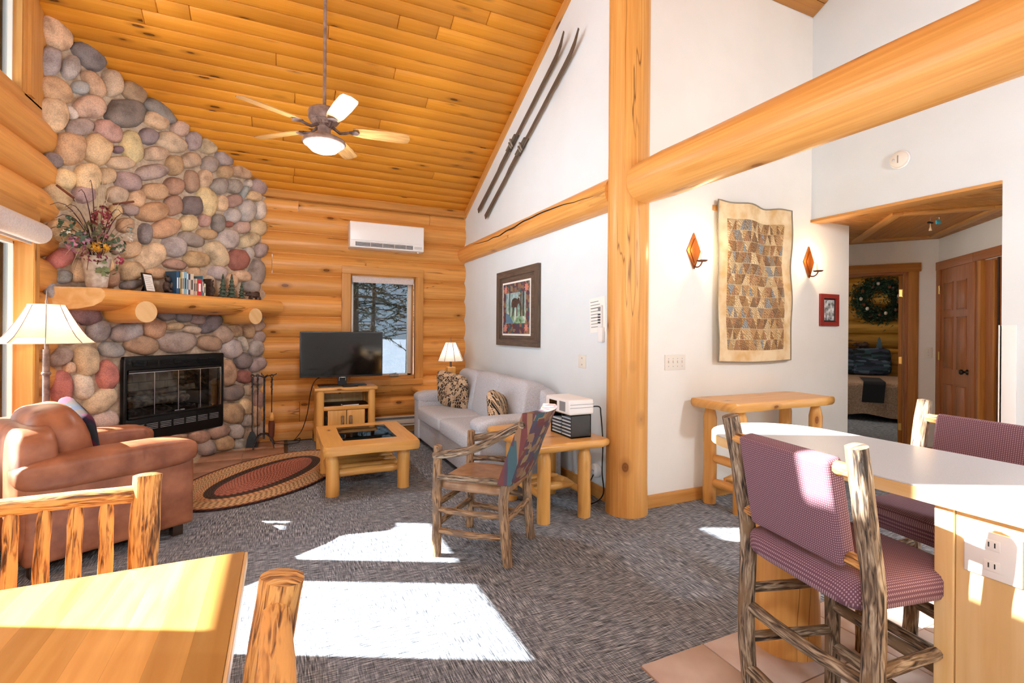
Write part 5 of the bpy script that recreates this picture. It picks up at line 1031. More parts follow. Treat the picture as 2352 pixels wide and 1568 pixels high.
# ---- quilt on a wooden rod
qp = [at_y(x, y, YM-.03) for x, y in ((1647, 458), (1815, 487), (1815, 826), (1650, 830))]
qx0, qx1, qz1, qz0 = qp[0].x, qp[1].x, qp[0].z, qp[3].z; QW, QH = qx1-qx0, qz1-qz0
qu = thing('patchwork_quilt', 'tan and brown patchwork quilt hanging on the cream wall', 'quilt', ((qx0+qx1)/2, YM, qz0))
def qs(x, z): t = z/QH; return -.050-.014*math.sin(x*9+z*2)*(.4+.6*t)-.010*nz(x*5, z*3, 1)*2
def qtop(x): return QH-.02*math.sin((x/QW+.5)*math.pi)*(.7+.6*math.sin(x*14))*.9
def qxy(u, v, off=0): x = -QW/2+QW*u; z = qtop(x)*v-.012*math.sin(math.pi*u)*(1-v); return (x+.012*math.sin(v*5)*(u-.5), qs(x, z)+off, z)
obj('ground_cloth', MB().grid(lambda u, v: qxy(u, v), 34, 60, us=QW, vs_=QH), 'wax', qu)
m, nt, b = nodes('quilt_border'); v = uvoff(nt, (1, 1, 1), 'Object', False); g = N(nt, 'ShaderNodeTexNoise'); g.inputs['Scale'].default_value = 7; g.inputs['Detail'].default_value = 4; L(nt, v, g.inputs['Vector']); r = ramp(nt, [(.35, hx('#d3ad76')), (.6, hx('#ead6b0'))]); L(nt, g.outputs[0], r.inputs[0]); L(nt, r.outputs[0], b.inputs['Base Color']); b.inputs['Roughness'].default_value = .95; bump(nt, b, g.outputs[0], .4, .01)
qu.children[0].data.materials.clear(); qu.children[0].data.materials.append(M_['quilt_border'])
edge = [qxy(u/20, 1, -.002) for u in range(21)]+[qxy(1, 1-v/24, -.002) for v in range(1, 25)]+[qxy(1-u/20, 0, -.002) for u in range(1, 21)]+[qxy(0, v/24, -.002) for v in range(1, 24)]
obj('binding', MB().tube(edge, .006, 6, closed=True), 'canvas_binding', qu)
# triangle patches, each its own piece of cloth
m, nt, b = nodes('quilt_patch'); oi = N(nt, 'ShaderNodeObjectInfo'); v = uvoff(nt, (1, 1, 1), 'Object', True); w = N(nt, 'ShaderNodeTexWave'); w.inputs['Scale'].default_value = 30; w.inputs['Distortion'].default_value = 3; w.bands_direction = 'DIAGONAL'; L(nt, v, w.inputs['Vector'])
r = ramp(nt, [(.3, (.6, .56, .5)), (.6, (1.12, 1.1, 1.05))]); L(nt, w.outputs['Fac'], r.inputs[0]); L(nt, mixc(nt, 1.0, oi.outputs['Color'], r.outputs[0], 'MULTIPLY'), b.inputs['Base Color']); b.inputs['Roughness'].default_value = .95
nx_, nz_ = 8, 12; rq = random.Random(12); pc = ['#a98559', '#c9a97d', '#927050', '#d8c099', '#98897a', '#b8936a', '#9f7752', '#c4a273', '#a77f60', '#866a4f', '#cbb48e', '#94979a']
u0, u1, v0, v1 = .115, .885, .075, .90
def tri(a, b2, c_, col_):
    def sh(p, q2, f): return (p[0]+(q2[0]-p[0])*f, p[1]+(q2[1]-p[1])*f)
    ctr = ((a[0]+b2[0]+c_[0])/3, (a[1]+b2[1]+c_[1])/3); V = []
    P3 = [sh(p, ctr, .05) for p in (a, b2, c_)]
    mid = [((P3[i][0]+P3[(i+1) % 3][0])/2, (P3[i][1]+P3[(i+1) % 3][1])/2) for i in range(3)]
    pts_ = [P3[0], mid[0], P3[1], mid[1], P3[2], mid[2]]
    V = [qxy(*p, -.001) for p in pts_]+[qxy(*sh(p, ctr, .3), -.006) for p in pts_]+[qxy(*ctr, -.008)]
    F = [(k, (k+1) % 6, 6+(k+1) % 6, 6+k) for k in range(6)]+[(6+k, 6+(k+1) % 6, 12) for k in range(6)]
    obj('patch', MB().add(V, F, None, True), 'quilt_patch', qu, color=hx(col_))
for j in range(nz_):
    va_, vb_ = lerp(v0, v1, j/nz_), lerp(v0, v1, (j+1)/nz_)
    for i in range(nx_):
        ua, ub = lerp(u0, u1, i/nx_), lerp(u0, u1, (i+1)/nx_); um = (ua+ub)/2
        if j % 2 == 0:
            tri((ua, va_), (ub, va_), (um, vb_), rq.choice(pc)); tri((ua, va_), (um, vb_), (ua, vb_), rq.choice(pc)); tri((ub, va_), (ub, vb_), (um, vb_), rq.choice(pc))
        else:
            tri((ua, vb_), (um, va_), (ub, vb_), rq.choice(pc)); tri((ua, va_), (um, va_), (ua, vb_), rq.choice(pc)); tri((um, va_), (ub, va_), (ub, vb_), rq.choice(pc))
obj('rod', MB().bx(-QW/2-.02, QW/2+.01, -.014, 0, QH-.085, QH-.04), 'pine_trim', qu, bevel=.003)
# ---- candle sconces
def sconce(label, px, lt):
    c0 = at_y(px[0], px[1], YM); t_ = thing('wall_sconce', label, 'sconce', (c0.x, YM, c0.z), 0, 'wall sconces beside the quilt')
    dm = lambda w_, h_: [(0, -h_), (w_, 0), (0, h_), (-w_, 0)]
    obj('back_plate', MB().prism(dm(.072, .145), (0, 0, 0), (1, 0, 0), (0, 0, 1), (0, -1, 0), .012), 'copper', t_); obj('inner_diamond', MB().prism(dm(.045, .098), (0, -.012, 0), (1, 0, 0), (0, 0, 1), (0, -1, 0), .006), 'copper', t_)
    obj('rim', MB().tube([(x_*1.0, -.014, z_) for x_, z_ in dm(.072, .145)], .005, 6, closed=True, smooth=False), 'wrought_rust', t_)
    obj('bracket', MB().tube(bez((0, -.012, -.125), (0, -.05, -.15), (0, -.085, -.13), (0, -.095, -.10), 7), .006, 6).lathe([(0, -.098), (.032, -.098), (.045, -.088), (.04, -.092), (0, -.094)], 16, (0, -.095, 0)), 'wrought_rust', t_)
    obj('candle', MB().tube([(0, -.095, -.094), (0, -.095, -.02)], .013, 12), 'wax', t_)
    obj('bulb', MB().lathe([(0, -.022), (.009, -.018), (.017, .004), (.013, .025), (.004, .045), (0, .05)], 12, (0, -.095, 0)), 'bulb_glow', t_)
    lamp('sconce_light', Vector((c0.x, YM-.125, c0.z+.012)), lt, .022, (1, .72, .42))
plain('copper', '#b3672e', .3, .75); noisy('wrought_rust', '#5a3020', '#7a4630', 30, .6)
sconce('diamond copper candle sconce left of the quilt', (1592, 576), 5); sconce('diamond copper candle sconce right of the quilt', (1856, 602), 5)
# ---- red frame and smoke alarm
q0, q1 = at_y(1886, 674, YM-.02), at_y(1927, 749, YM-.02); cxm, czm = (q0.x+q1.x)/2, (q0.z+q1.z)/2; hw, hh = abs(q1.x-q0.x)/2, abs(q1.z-q0.z)/2
rf = thing('red_frame', 'small red framed photograph right of the quilt', 'picture', (cxm, YM, czm))
obj('frame', MB().bx(-hw, -hw+.045, -.022, 0, -hh+.04, hh-.04).bx(hw-.045, hw, -.022, 0, -hh+.04, hh-.04).bx(-hw, hw, -.022, 0, hh-.04, hh).bx(-hw, hw, -.022, 0, -hh, -hh+.04), 'red_lacquer', rf)
noisy('grey_photo', '#5d6468', '#dfe6ea', 26, .2, detail=5); obj('photo', MB().bx(-hw+.04, hw-.04, -.010, -.006, -hh+.035, hh-.035), 'tv_bezel', rf); obj('photo_mat', MB().bx(-hw+.062, hw-.062, -.0115, -.010, -hh+.055, hh-.055), 'grey_photo', rf)
q = at_x(2068, 367, XH); sm = thing('smoke_alarm', 'round white smoke alarm on the white wall above the hall opening', 'smoke alarm', (XH, q.y, q.z), 0, None, (0, R(-90), 0))
obj('base_ring', MB().lathe([(0, 0), (.072, 0), (.072, .010), (.066, .014), (0, .014)], 28), 'white_plastic', sm); obj('cover', MB().lathe([(.064, .012), (.064, .028), (.055, .036), (0, .038)], 28), 'ivory_plastic', sm); obj('slot', MB().bx(-.03, .03, -.004, .004, .037, .039), 'grille_grey', sm); obj('test_button', MB().lathe([(.010, .036), (.010, .041), (0, .041)], 12, (.0, .03, 0)), 'cabinet_grey', sm)
# ---- ceiling fan
FC = Vector((.29, 4.236, 0)); fan = thing('ceiling_fan', 'five-blade bronze ceiling fan with a lit bowl lamp', 'ceiling fan', (.29, 4.236, 2.80))
zt = ceil_z(4.236)-2.80
obj('down_rod', MB().tube([(0, 0, .30), (0, 0, zt-.02)], .0135, 14), 'bronze', fan); obj('canopy', MB().lathe([(.03, zt-.14), (.065, zt-.09), (.075, zt-.02), (.07, zt-.02)], 20), 'bronze', fan)
obj('motor_housing', MB().lathe([(.0, .335), (.045, .33), (.115, .315), (.122, .30), (.122, .245), (.115, .235), (.10, .215), (.055, .185), (0, .185)], 32), 'bronze', fan)
vent = obj('vent_ring', MB().lathe([(.108, .225), (.075, .195), (.06, .19)], 32), 'bronze', fan)
for k in range(20): a = 2*math.pi*k/20; obj('vent_fin', MB().tube([(.107*math.cos(a), .107*math.sin(a), .227), (.066*math.cos(a), .066*math.sin(a), .192)], .004, 5), 'lamp_bronze', vent)
obj('switch_housing', MB().lathe([(.055, .19), (.05, .18), (.05, .105), (.06, .095)], 24), 'bronze', fan)
obj('light_ring', MB().lathe([(.05, .10), (.13, .092), (.16, .075), (.166, .055), (.155, .04), (.128, .038)], 36), 'bronze', fan); obj('light_bowl', MB().lathe([(.132, .045), (.126, .02), (.10, -.006), (.06, -.022), (0, -.028)], 32), 'lamp_glow', fan)
for k in range(5):
    a = R(-7+72*k); Mr = rotz(a)
    ar = obj('blade_arm', MB().tube([Mr @ Vector(p_) for p_ in ((.06, 0, .19), (.12, .01, .15), (.16, .005, .155), (.21, 0, .168))], [.013, .012, .012, .01], 8).prism([tuple(p_) for p_ in ((.19, -.022), (.25, -.045), (.27, 0), (.25, .045), (.19, .022))], (0, 0, .160), Mr @ Vector((1, 0, 0)), Mr @ Vector((0, 1, 0)), (0, 0, 1), .008), 'lamp_bronze', fan)
    ol = [(.22, -.048), (.30, -.062), (.48, -.068), (.62, -.066), (.665, -.055), (.68, 0), (.665, .055), (.62, .066), (.48, .068), (.30, .062), (.22, .048)]
    tl_ = Matrix.Rotation(R(-13), 3, Vector((1, 0, 0))); bx_ = MB().prism(ol, (0, 0, .168), Mr @ Vector((1, 0, 0)), Mr @ (tl_ @ Vector((0, 1, 0))), Mr @ (tl_ @ Vector((0, 0, 1))), .007)
    obj('blade', bx_, 'fan_blade', fan)
fanl = lamp('fan_light', FC+Vector((0, 0, 2.70)), 42, .10, (.93, .97, 1))
# ================================================================= CONSOLE TABLE
co = thing('console_table', 'long narrow log console table under the quilt', 'console table', (3.505, 2.72, 0))
obj('top', slab(-.59, .585, -.21, .215, .775, .84, .010, 41), 'pine_furniture', co)
for i, (lx, ly) in enumerate(((-.40, -.11), (.45, -.12), (-.41, .17), (.47, .16))): obj('leg', log_leg(.05, .79, .09, i+51, .4), 'pine_furniture', co, loc=(lx, ly, 0))
for lx in (-.405, .455):
    for z in (.36, .17): obj('stretcher', MB().tube([(lx, -.11, z), (lx, -.05, z), (lx, .03, z+.004), (lx, .10, z), (lx, .165, z)], [.014, .034, .036, .034, .014], 12, wob=.12, seed=lx+z), 'pine_furniture', co)
obj('stretcher', MB().tube([(-.40, .03, .22), (-.3, .03, .22), (.0, .035, .225), (.35, .03, .22), (.45, .03, .22)], [.014, .034, .037, .034, .014], 12, wob=.1, seed=6), 'pine_furniture', co)
# ================================================================= COUNTER AND STOOLS
kt = thing('kitchen_counter', 'rounded pale laminate breakfast counter with maple edge and log support', 'counter')
def rr_poly(x0, x1, y0, y1, r, n=10):
    P = [(x0, y0), (x1, y0)]
    for c_, a0 in (((x1-r, y1-r*1.05), 0), ((x0+r, y1-r*1.05), 90)):
        for i in range(n+1): a = R(a0+90*i/n); P.append((c_[0]+r*math.cos(a), c_[1]+r*1.05*math.sin(a)))
    return P
obj('edge_band', MB().prism(rr_poly(1.718, 2.325, -.9, 1.752, .27), (0, 0, .857), (1, 0, 0), (0, 1, 0), (0, 0, 1), .0395), 'maple_panel', kt)
obj('worktop', MB().prism(rr_poly(1.720, 2.323, -.898, 1.750, .27), (0, 0, .897), (1, 0, 0), (0, 1, 0), (0, 0, 1), .004), 'counter_laminate', kt)
obj('log_support', MB().tube([(1.99, 1.435, z) for z in (0.01, .2, .4, .6, .857)], [.135, .13, .128, .128, .127], 28), 'pine_log_pale', kt)
bs = obj('cabinet_body', MB().bx(1.752, 2.27, -.9, .772, .01, .857), 'maple_panel', kt); obj('side_panel', MB().bx(1.744, 1.752, -.9, .735, .01, .857, grain=2), 'maple_panel', bs); obj('corner_stile', MB().bx(1.738, 1.775, .738, .785, .01, .857, grain=2), 'maple_panel', bs, bevel=.003)
plate('double outlet plate on the maple counter side in sunlight', (1.744, .655, .755), .12, .125, 'x', 0, 'white_plastic', rz=R(-90))
def stool(label, loc, rz):
    t_ = thing('counter_stool', label, 'stool', loc, rz, 'counter stools'); gb_ = 'hickory_bark_grey'
    for sg in (-1, 1):
        pole('back_post', [(-.13, sg*.235, 0), (-.155, sg*.24, .3), (-.15, sg*.238, .6), (-.185, sg*.24, .85), (-.225, sg*.245, 1.05)], .026, t_, gb_, seed=sg+loc[0], seg=12)
        pole('front_leg', [(.20, sg*.20, 0), (.198, sg*.20, .3), (.195, sg*.20, .58)], .024, t_, gb_, seed=sg+2+loc[0], seg=12)
        for z in (.42, .24): pole('rung', [(.20, sg*.20, z), (.02, sg*.22, z), (-.15, sg*.238, z)], .016, t_, gb_, seed=z*7+sg)
    for z in (.36, .13): pole('rung', [(-.148, -.24, z+.02), (-.15, 0, z), (-.148, .24, z-.0)], .019, t_, gb_, seed=z*5)
    for z in (.33, .18): pole('rung', [(.2, -.2, z), (.2, 0, z), (.2, .2, z)], .018, t_, gb_, seed=z*3)
    obj('seat', MB().cushion((.03, 0, .615), (.44, .455, .115), None, .5, .28, 36, 14), 'plum_weave', t_)
    for z, xr in ((.975, -.212), (.715, -.165)): pole('rail', [(xr, -.25, z), (xr, -.2, z), (xr-.004, 0, z), (xr, .2, z), (xr, .25, z)], .018, t_, 'cedar_bark', seed=z)
    Mt = Matrix.Rotation(R(-10.5), 3, 'Y')
    obj('back_pad', MB().box((-.192, 0, .845), (.062, .355, .315), Mt), 'plum_weave', t_, bevel=.02, segs=4)
    return t_
stool('near plum-upholstered hickory stool pulled out in front of the counter', (1.655, 1.005, 0), R(-10)); stool('plum-upholstered hickory stool on the far side of the counter', (2.40, 1.03, 0), R(172))
# ================================================================= DINING TABLE AND CHAIRS
dt = thing('dining_table', 'butcher-block dining table with a sunlit top in the foreground', 'dining table', (-.85, 1.07, 0))
ns_ = 24; wd = 1.52/ns_
for k in range(ns_): obj('strip', MB().bx(-.76+k*wd+.0001, -.76+(k+1)*wd-.0001, -.45, .435, .72, .752, grain=1), 'butcher_block', dt)
obj('edge_strip', MB().bx(.76, .768, -.45, .435, .718, .750, grain=1), 'maple_panel', dt, bevel=.002)
for i, (lx, ly) in enumerate(((-.6, -.3), (.5, -.3), (-.6, .3), (.5, .3))): obj('leg', log_leg(.06, .73, .05, i+61, .6), 'pine_furniture', dt, loc=(lx, ly, 0))
obj('apron', MB().bx(-.6, .5, .28, .32, .63, .72).bx(-.6, .5, -.32, -.28, .63, .72), 'pine_furniture', dt)
def dining_chair(label, loc, rz):
    t_ = thing('dining_chair', label, 'chair', loc, rz, 'log dining chairs'); cb = 'cedar_bark'
    for sg in (-1, 1):
        pole('back_post', [(-.17, sg*.23, 0), (-.165, sg*.23, .25), (-.165, sg*.23, .45), (-.185, sg*.232, .7), (-.215, sg*.235, .905)], .033, t_, cb, seg=14, seed=sg+loc[0]*3)
        pole('front_leg', [(.19, sg*.21, 0), (.19, sg*.21, .2), (.19, sg*.21, .42)], .028, t_, cb, seg=12, seed=sg+4)
        pole('rung', [(.19, sg*.21, .18), (0, sg*.22, .18), (-.165, sg*.23, .18)], .016, t_, cb, seed=sg+6)
    pole('top_rail', [(-.205, -.235, .853), (-.207, 0, .855), (-.205, .235, .853)], .0225, t_, cb, seg=12, seed=2.2); pole('low_rail', [(-.168, -.23, .52), (-.168, 0, .52), (-.168, .23, .52)], .02, t_, cb, seg=12, seed=3.1)
    for k in range(5): y_ = -.14+.07*k; obj('spindle', MB().tube(curve_pts([(-.168, y_, .52), (-.172, y_, .56), (-.184, y_+.003*math.sin(k*2), .69), (-.196, y_, .80), (-.203, y_, .845)], 4), [.010, .014, .0165, .017, .017, .017, .018, .018, .018, .017, .017, .018, .018, .017, .015, .011, .008], 12, wob=.12, seed=k), cb, t_)
    obj('seat', MB().bx(-.19, .21, -.23, .23, .425, .455), 'pine_furniture', t_, bevel=.012, segs=3)
dining_chair('bark-edged log chair with spindles behind the far edge of the dining table', (-.605, 1.61, 0), R(-90)); dining_chair('log chair at the right end of the dining table, one post showing', (-.212, .74, 0), R(180))
# ================================================================= HALL
hroot_w = math.atan2(W_.y, W_.x); hroot_q = math.atan2(Q_.y, Q_.x)
d1 = sroot('door_1', 'open pine door into the bedroom', HB, hroot_w)
obj('casing', MB().bx(.175, .27, 0, .022, 0, 2.06), 'hall_wood', d1, bevel=.003); obj('casing', MB().bx(1.04, 1.125, 0, .022, 0, 2.06), 'hall_wood', d1, bevel=.003); obj('casing', MB().bx(.155, 1.145, 0, .026, 2.06, 2.155), 'hall_wood', d1, bevel=.003)
obj('jamb', MB().bx(.268, .29, -.125, .002, 0, 2.05), 'door_oak', d1); obj('jamb', MB().bx(1.02, 1.042, -.125, .002, 0, 2.05), 'door_oak', d1); obj('jamb', MB().bx(.27, 1.04, -.125, .002, 2.035, 2.06), 'door_oak', d1); obj('stop', MB().bx(.289, .30, -.085, -.05, 0, 2.035), 'hall_wood', d1)
slab_ = obj('leaf', MB().bx(.003, .040, -.77, 0, .01, 2.03, grain=2), 'hall_wood', d1, bevel=.002, loc=(.292, -.128, 0), rot=(0, 0, R(-10)))
for z in (.28, 1.05, 1.83): obj('hinge', MB().tube([(0, 0, z-.045), (0, 0, z+.045)], .008, 8).bx(.0, .034, -.001, .003, z-.04, z+.04), 'brass', slab_)
d2 = sroot('door_2', 'closed brown six-panel closet door', HB, hroot_q)
obj('casing', MB().bx(-.02, .075, -.022, 0, 0, 2.06), 'door_oak', d2, bevel=.003); obj('casing', MB().bx(.65, .745, -.022, 0, 0, 2.06), 'door_oak', d2, bevel=.003); obj('casing', MB().bx(-.045, .72, -.026, 0, 2.06, 2.15), 'door_oak', d2, bevel=.003)
lf = obj('leaf', MB().bx(.075, .65, -.008, 0, .01, 2.062, grain=2), 'door_oak', d2)
for z0, z1 in ((1.62, 1.90), (1.0, 1.53), (.18, .82)):
    for a, b_ in ((.155, .315), (.41, .57)):
        p_ = obj('panel', MB().bx(a, b_, -.016, -.008, z0, z1, grain=2), 'door_oak', lf, bevel=.006, segs=1); obj('moulding', MB().bx(a-.012, a-.004, -.014, -.006, z0-.012, z1+.012).bx(b_+.004, b_+.012, -.014, -.006, z0-.012, z1+.012).bx(a-.012, b_+.012, -.014, -.006, z1+.004, z1+.012).bx(a-.012, b_+.012, -.014, -.006, z0-.012, z0-.004), 'door_oak', p_)
obj('knob', MB().lathe([(.028, 0), (.026, .006), (.010, .012), (.010, .03), (.024, .04), (.027, .055), (.018, .066), (0, .068)], 18, (.60, -.008, .98), M=Matrix.Rotation(R(90), 3, 'X')), 'pewter_knob', lf)
for z in (.28, 1.12, 1.84): obj('hinge', MB().bx(.055, .085, -.026, -.022, z-.045, z+.045).tube([(.078, -.026, z-.045), (.078, -.026, z+.045)], .007, 8), 'brass', lf)
d3 = sroot('door_3', 'second brown closet doorway', HB, hroot_q)
obj('casing', MB().bx(.775, .865, -.022, 0, 0, 2.06), 'door_oak', d3, bevel=.003); obj('casing', MB().bx(.725, 1.75, -.026, 0, 2.06, 2.15), 'door_oak', d3, bevel=.003); obj('jamb', MB().bx(.865, .905, -.05, 0, 0, 2.05), 'hall_wood', d3)
lf3 = obj('leaf', MB().bx(.905, 1.60, -.012, 0, .01, 2.05, grain=2), 'door_oak', d3); obj('rim_strip', MB().bx(1.05, 1.075, -.03, -.012, .01, 2.03, grain=2), 'hall_wood', lf3, bevel=.003); obj('strike', MB().bx(1.14, 1.165, -.016, -.012, .95, 1.02), 'pewter_knob', lf3)
obj('stop', MB().bx(1.10, 1.125, -.02, -.012, .01, 2.05, grain=2), 'foot_wood', d3)
struct('baseboard_hall', MB().bx(0, .175, 0, .016, 0, .10), 'hall_wood', loc=HB, rot=(0, 0, hroot_w))
p_ = HB+W_*.085; plate('single ivory switch plate in the hall beside the bedroom doorway', (p_.x, p_.y, 1.15), .072, .118, 'x', 1, rz=hroot_w+R(180))
# attic hatch
ah = thing('attic_hatch', 'trimmed attic ladder hatch in the hall ceiling', 'hatch', (5.595, 2.69, 2.40), math.atan2(dvec.y, dvec.x))
obj('panel', MB().bx(-.30, .30, -.63, .63, .004, .012), 'hall_wood', ah)
for a in ((-.385, -.305, -.71, .71), (.305, .385, -.71, .71)): obj('trim', MB().bx(a[0], a[1], a[2], a[3], -.012, .012), 'pine_trim', ah, bevel=.003)
for a in ((-.305, .305, -.71, -.635), (-.305, .305, .635, .71)): obj('trim', MB().bx(a[0], a[1], a[2], a[3], -.012, .012), 'pine_trim', ah, bevel=.003)
q = at_z(2155, 503, 2.365); pk = thing('padlock', 'small bright blue padlock hanging from the attic hatch', 'padlock', (q.x, q.y, 2.34), R(-25)); obj('body', MB().bx(-.018, .018, -.008, .008, -.02, .014), 'padlock_blue', pk, bevel=.004); obj('shackle', MB().tube(bez((-.011, 0, .012), (-.011, 0, .06), (.011, 0, .06), (.011, 0, .012), 8), .003, 6), 'chrome', pk); obj('hasp', MB().bx(-.02, .02, -.003, .003, .04, .048), 'chrome', pk)
q = at_z(2137, 512, 2.365); pb = thing('hatch_pull', 'white pull knob on a dark mount below the attic hatch', 'pull', (q.x, q.y, 2.33)); obj('knob', MB().lathe([(.012, -.035), (.012, -.03), (.005, 0), (.004, .03)], 12), 'wax', pb); obj('mount', MB().bx(-.03, .03, -.012, .012, .03, .045), 'black_metal', pb, bevel=.004); obj('stem', MB().tube([(0, 0, .03), (0, 0, .075)], .004, 6), 'chrome', pb)
# ================================================================= BEDROOM BEYOND THE DOOR
W2 = -W_; NB = Vector((-.81, -.586, 0)).normalized()
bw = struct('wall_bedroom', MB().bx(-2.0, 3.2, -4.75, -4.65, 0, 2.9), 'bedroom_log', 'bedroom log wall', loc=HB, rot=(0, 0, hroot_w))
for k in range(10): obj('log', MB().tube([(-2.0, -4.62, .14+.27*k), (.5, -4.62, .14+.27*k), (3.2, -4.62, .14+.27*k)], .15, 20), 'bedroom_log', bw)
struct('wall_bedroom_side', MB().bx(-2.0, -1.9, -4.7, -.12, 0, 2.9), 'wall_paint_warm', loc=HB, rot=(0, 0, hroot_w)); struct('wall_bedroom_far', MB().bx(2.6, 2.7, -4.7, -.12, 0, 1.0).bx(2.6, 2.7, -4.7, -3.0, 1.0, 2.0).bx(2.6, 2.7, -1.4, -.12, 1.0, 2.0).bx(2.6, 2.7, -4.7, -.12, 2.0, 2.9), 'wall_paint_warm', loc=HB, rot=(0, 0, hroot_w)); struct('ceiling_3', MB().bx(-2.0, 2.7, -4.75, -.12, 2.75, 2.8), 'hall_wood', loc=HB, rot=(0, 0, hroot_w)); struct('wall_bedroom_front', MB().bx(-2.0, 0, -.24, -.12, 0, 2.8).bx(0, 2.7, -.24, -.12, 2.44, 2.8), 'wall_paint_warm', loc=HB, rot=(0, 0, hroot_w))
def hloc(x, y, z): v_ = HB+W_*x+NB*y; return Vector((v_.x, v_.y, z))
bd = thing('bed', 'bed with tan quilted spread seen through the bedroom doorway', 'bed', hloc(.22, -3.35, 0), hroot_w)
obj('mattress', MB().bx(-.74, .74, -1.0, 1.0, .28, .58), 'bed_spread', bd, bevel=.05, segs=3); obj('box_base', MB().bx(-.70, .70, -.98, .96, .16, .28), 'black_cloth', bd)
def sprd(u, v):
    a = -.80+1.60*u
    if v < .6: y_ = lerp(-.6, 1.03, v/.6); z_ = .60
    else: y_ = 1.04+.03*math.sin(a*14)*(v-.6)/.4; z_ = lerp(.60, .09+.05*nz(a*3, 0, 0), (v-.6)/.4)
    dz = max(0, abs(a)-.74)/.06
    return (math.copysign(min(abs(a), .76+.02*dz), a), y_, z_-(.42*dz if dz > 0 else 0)+.01*nz(a*6, y_*6, 1))
obj('bedspread', MB().grid(sprd, 34, 30), 'bed_spread', bd)
for sx in (-.62, .62):
    for sy in (-.9, .9): obj('bed_leg', MB().tube([(sx, sy, 0), (sx, sy, .17)], .02, 8), 'black_metal', bd)
th_ = tag(obj('throw_blanket', MB().grid(lambda u, v: (lerp(-.12, .16, u)+.06*v, lerp(.2, 1.075, min(v/.62, 1)), .622 if v < .62 else lerp(.622, .30, (v-.62)/.38)), 14, 20), 'wool_throw', loc=hloc(.22, -3.35, 0), rot=(0, 0, hroot_w)), 'dark ribbed throw draped over the foot of the bed', 'blanket')
for i, (x_, lab) in enumerate(((.52, 'left'), (-.02, 'right'))):
    pw = tag(obj('bed_pillow', MB().cushion((0, 0, 0), (.60, .50, .18), Matrix.Rotation(R(90), 3, 'X'), .7, .3, 30, 14), 'bedding_pattern', loc=hloc(.22+x_-.1, -4.12, .85), rot=(R(16), 0, hroot_w)), 'dark teal patterned pillow at the %s of the bed head' % lab, 'pillow')
hb = thing('headboard', 'low log headboard with bear and tree cut-outs behind the pillows', 'headboard', hloc(.22, -4.40, 0), hroot_w)
obj('panel', MB().bx(-.78, .78, -.02, .02, .3, 1.02), 'bedroom_log', hb); obj('rail', MB().tube([(-.8, 0, 1.04), (.8, 0, 1.04)], .035, 12), 'bedroom_log', hb)
bo_ = obj('bear_cutout', bear_mesh(1.3), 'bear_figure', hb, loc=(-.02, 0, 1.07), rot=(0, 0, R(180)))
for x_ in (.45, .30, -.28): obj('tree_cutout', MB().prism([(-.07, 0), (.07, 0), (.03, .09), (.05, .09), (.018, .17), (.03, .17), (0, .25), (-.03, .17), (-.018, .17), (-.05, .09), (-.03, .09)], (x_, -.006, 1.06), (1, 0, 0), (0, 0, 1), (0, 1, 0), .012), 'object_paint', hb, color=hx('#4d6672'))
wq = at_plane(2018, 690, hloc(0, -4.45, 0), NB); wr = thing('pine_wreath', 'large dark green pine wreath with cones on the bedroom wall', 'wreath', wq, hroot_w)
b = MB(); rw = random.Random(5)
for k in range(2600):
    a = rw.uniform(0, 2*math.pi); rr_ = .30+rw.gauss(0, .075); c0 = Vector((rr_*math.cos(a), rw.uniform(-.02, .09), rr_*math.sin(a))); d = Vector((math.cos(a)*rw.uniform(-.6, 1), rw.uniform(.0, .8), math.sin(a)*rw.uniform(-.6, 1)))+Vector((-math.sin(a), 0, math.cos(a)))*.6
    d = d.normalized()*rw.uniform(.05, .1); s_ = d.orthogonal().normalized()*.011; b.add([c0-s_, c0+s_, c0+d], [(0, 1, 2)])
gn = obj('needles', b, 'foliage_dark', wr); gn['kind'] = 'stuff'
obj('ring', MB().tube([(.29*math.cos(2*math.pi*k/24), 0, .29*math.sin(2*math.pi*k/24)) for k in range(24)], .03, 8, closed=True), 'foliage_dark', wr)
for k in range(14): a = 2*math.pi*k/14+.2; obj('pine_cone', MB().cushion((.28*math.cos(a)+rw.uniform(-.04, .04), .10, .28*math.sin(a)+rw.uniform(-.04, .04)), (.06, .05, .07), None, .9, .9, 10, 6), ('vase_clay', 'cattail', 'bear_figure')[k % 3], wr)
bwp = sroot('window_9', 'bedroom side window added out of view for light', HB, hroot_w); obj('sash', MB().bx(2.62, 2.68, -3.0, -2.94, 1.0, 2.0).bx(2.62, 2.68, -1.46, -1.4, 1.0, 2.0).bx(2.62, 2.68, -3.0, -1.4, 1.0, 1.06).bx(2.62, 2.68, -3.0, -1.4, 1.94, 2.0), 'white_metal', bwp); obj('pane', MB().bx(2.648, 2.652, -2.95, -1.45, 1.05, 1.95), 'clear_glass', bwp)  # unseen window, put in to bring light to the bedroom
bl_ = thing('bedroom_fill_lamp', 'round frosted ceiling lamp added out of view to light the bedroom', 'lamp', hloc(.5, -2.0, 2.75)); obj('dish', MB().lathe([(.16, 0), (.165, -.02), (.13, -.06), (.06, -.085), (0, -.09)], 24), 'lamp_glow', bl_); obj('ring', MB().lathe([(.17, 0), (.175, -.012), (.16, -.02)], 24), 'bronze', bl_)  # lamp out of view, added to brighten the bedroom
lamp('bedroom_fill_light', hloc(.5, -2.0, 2.58), 24, .1, (1, .9, .72))
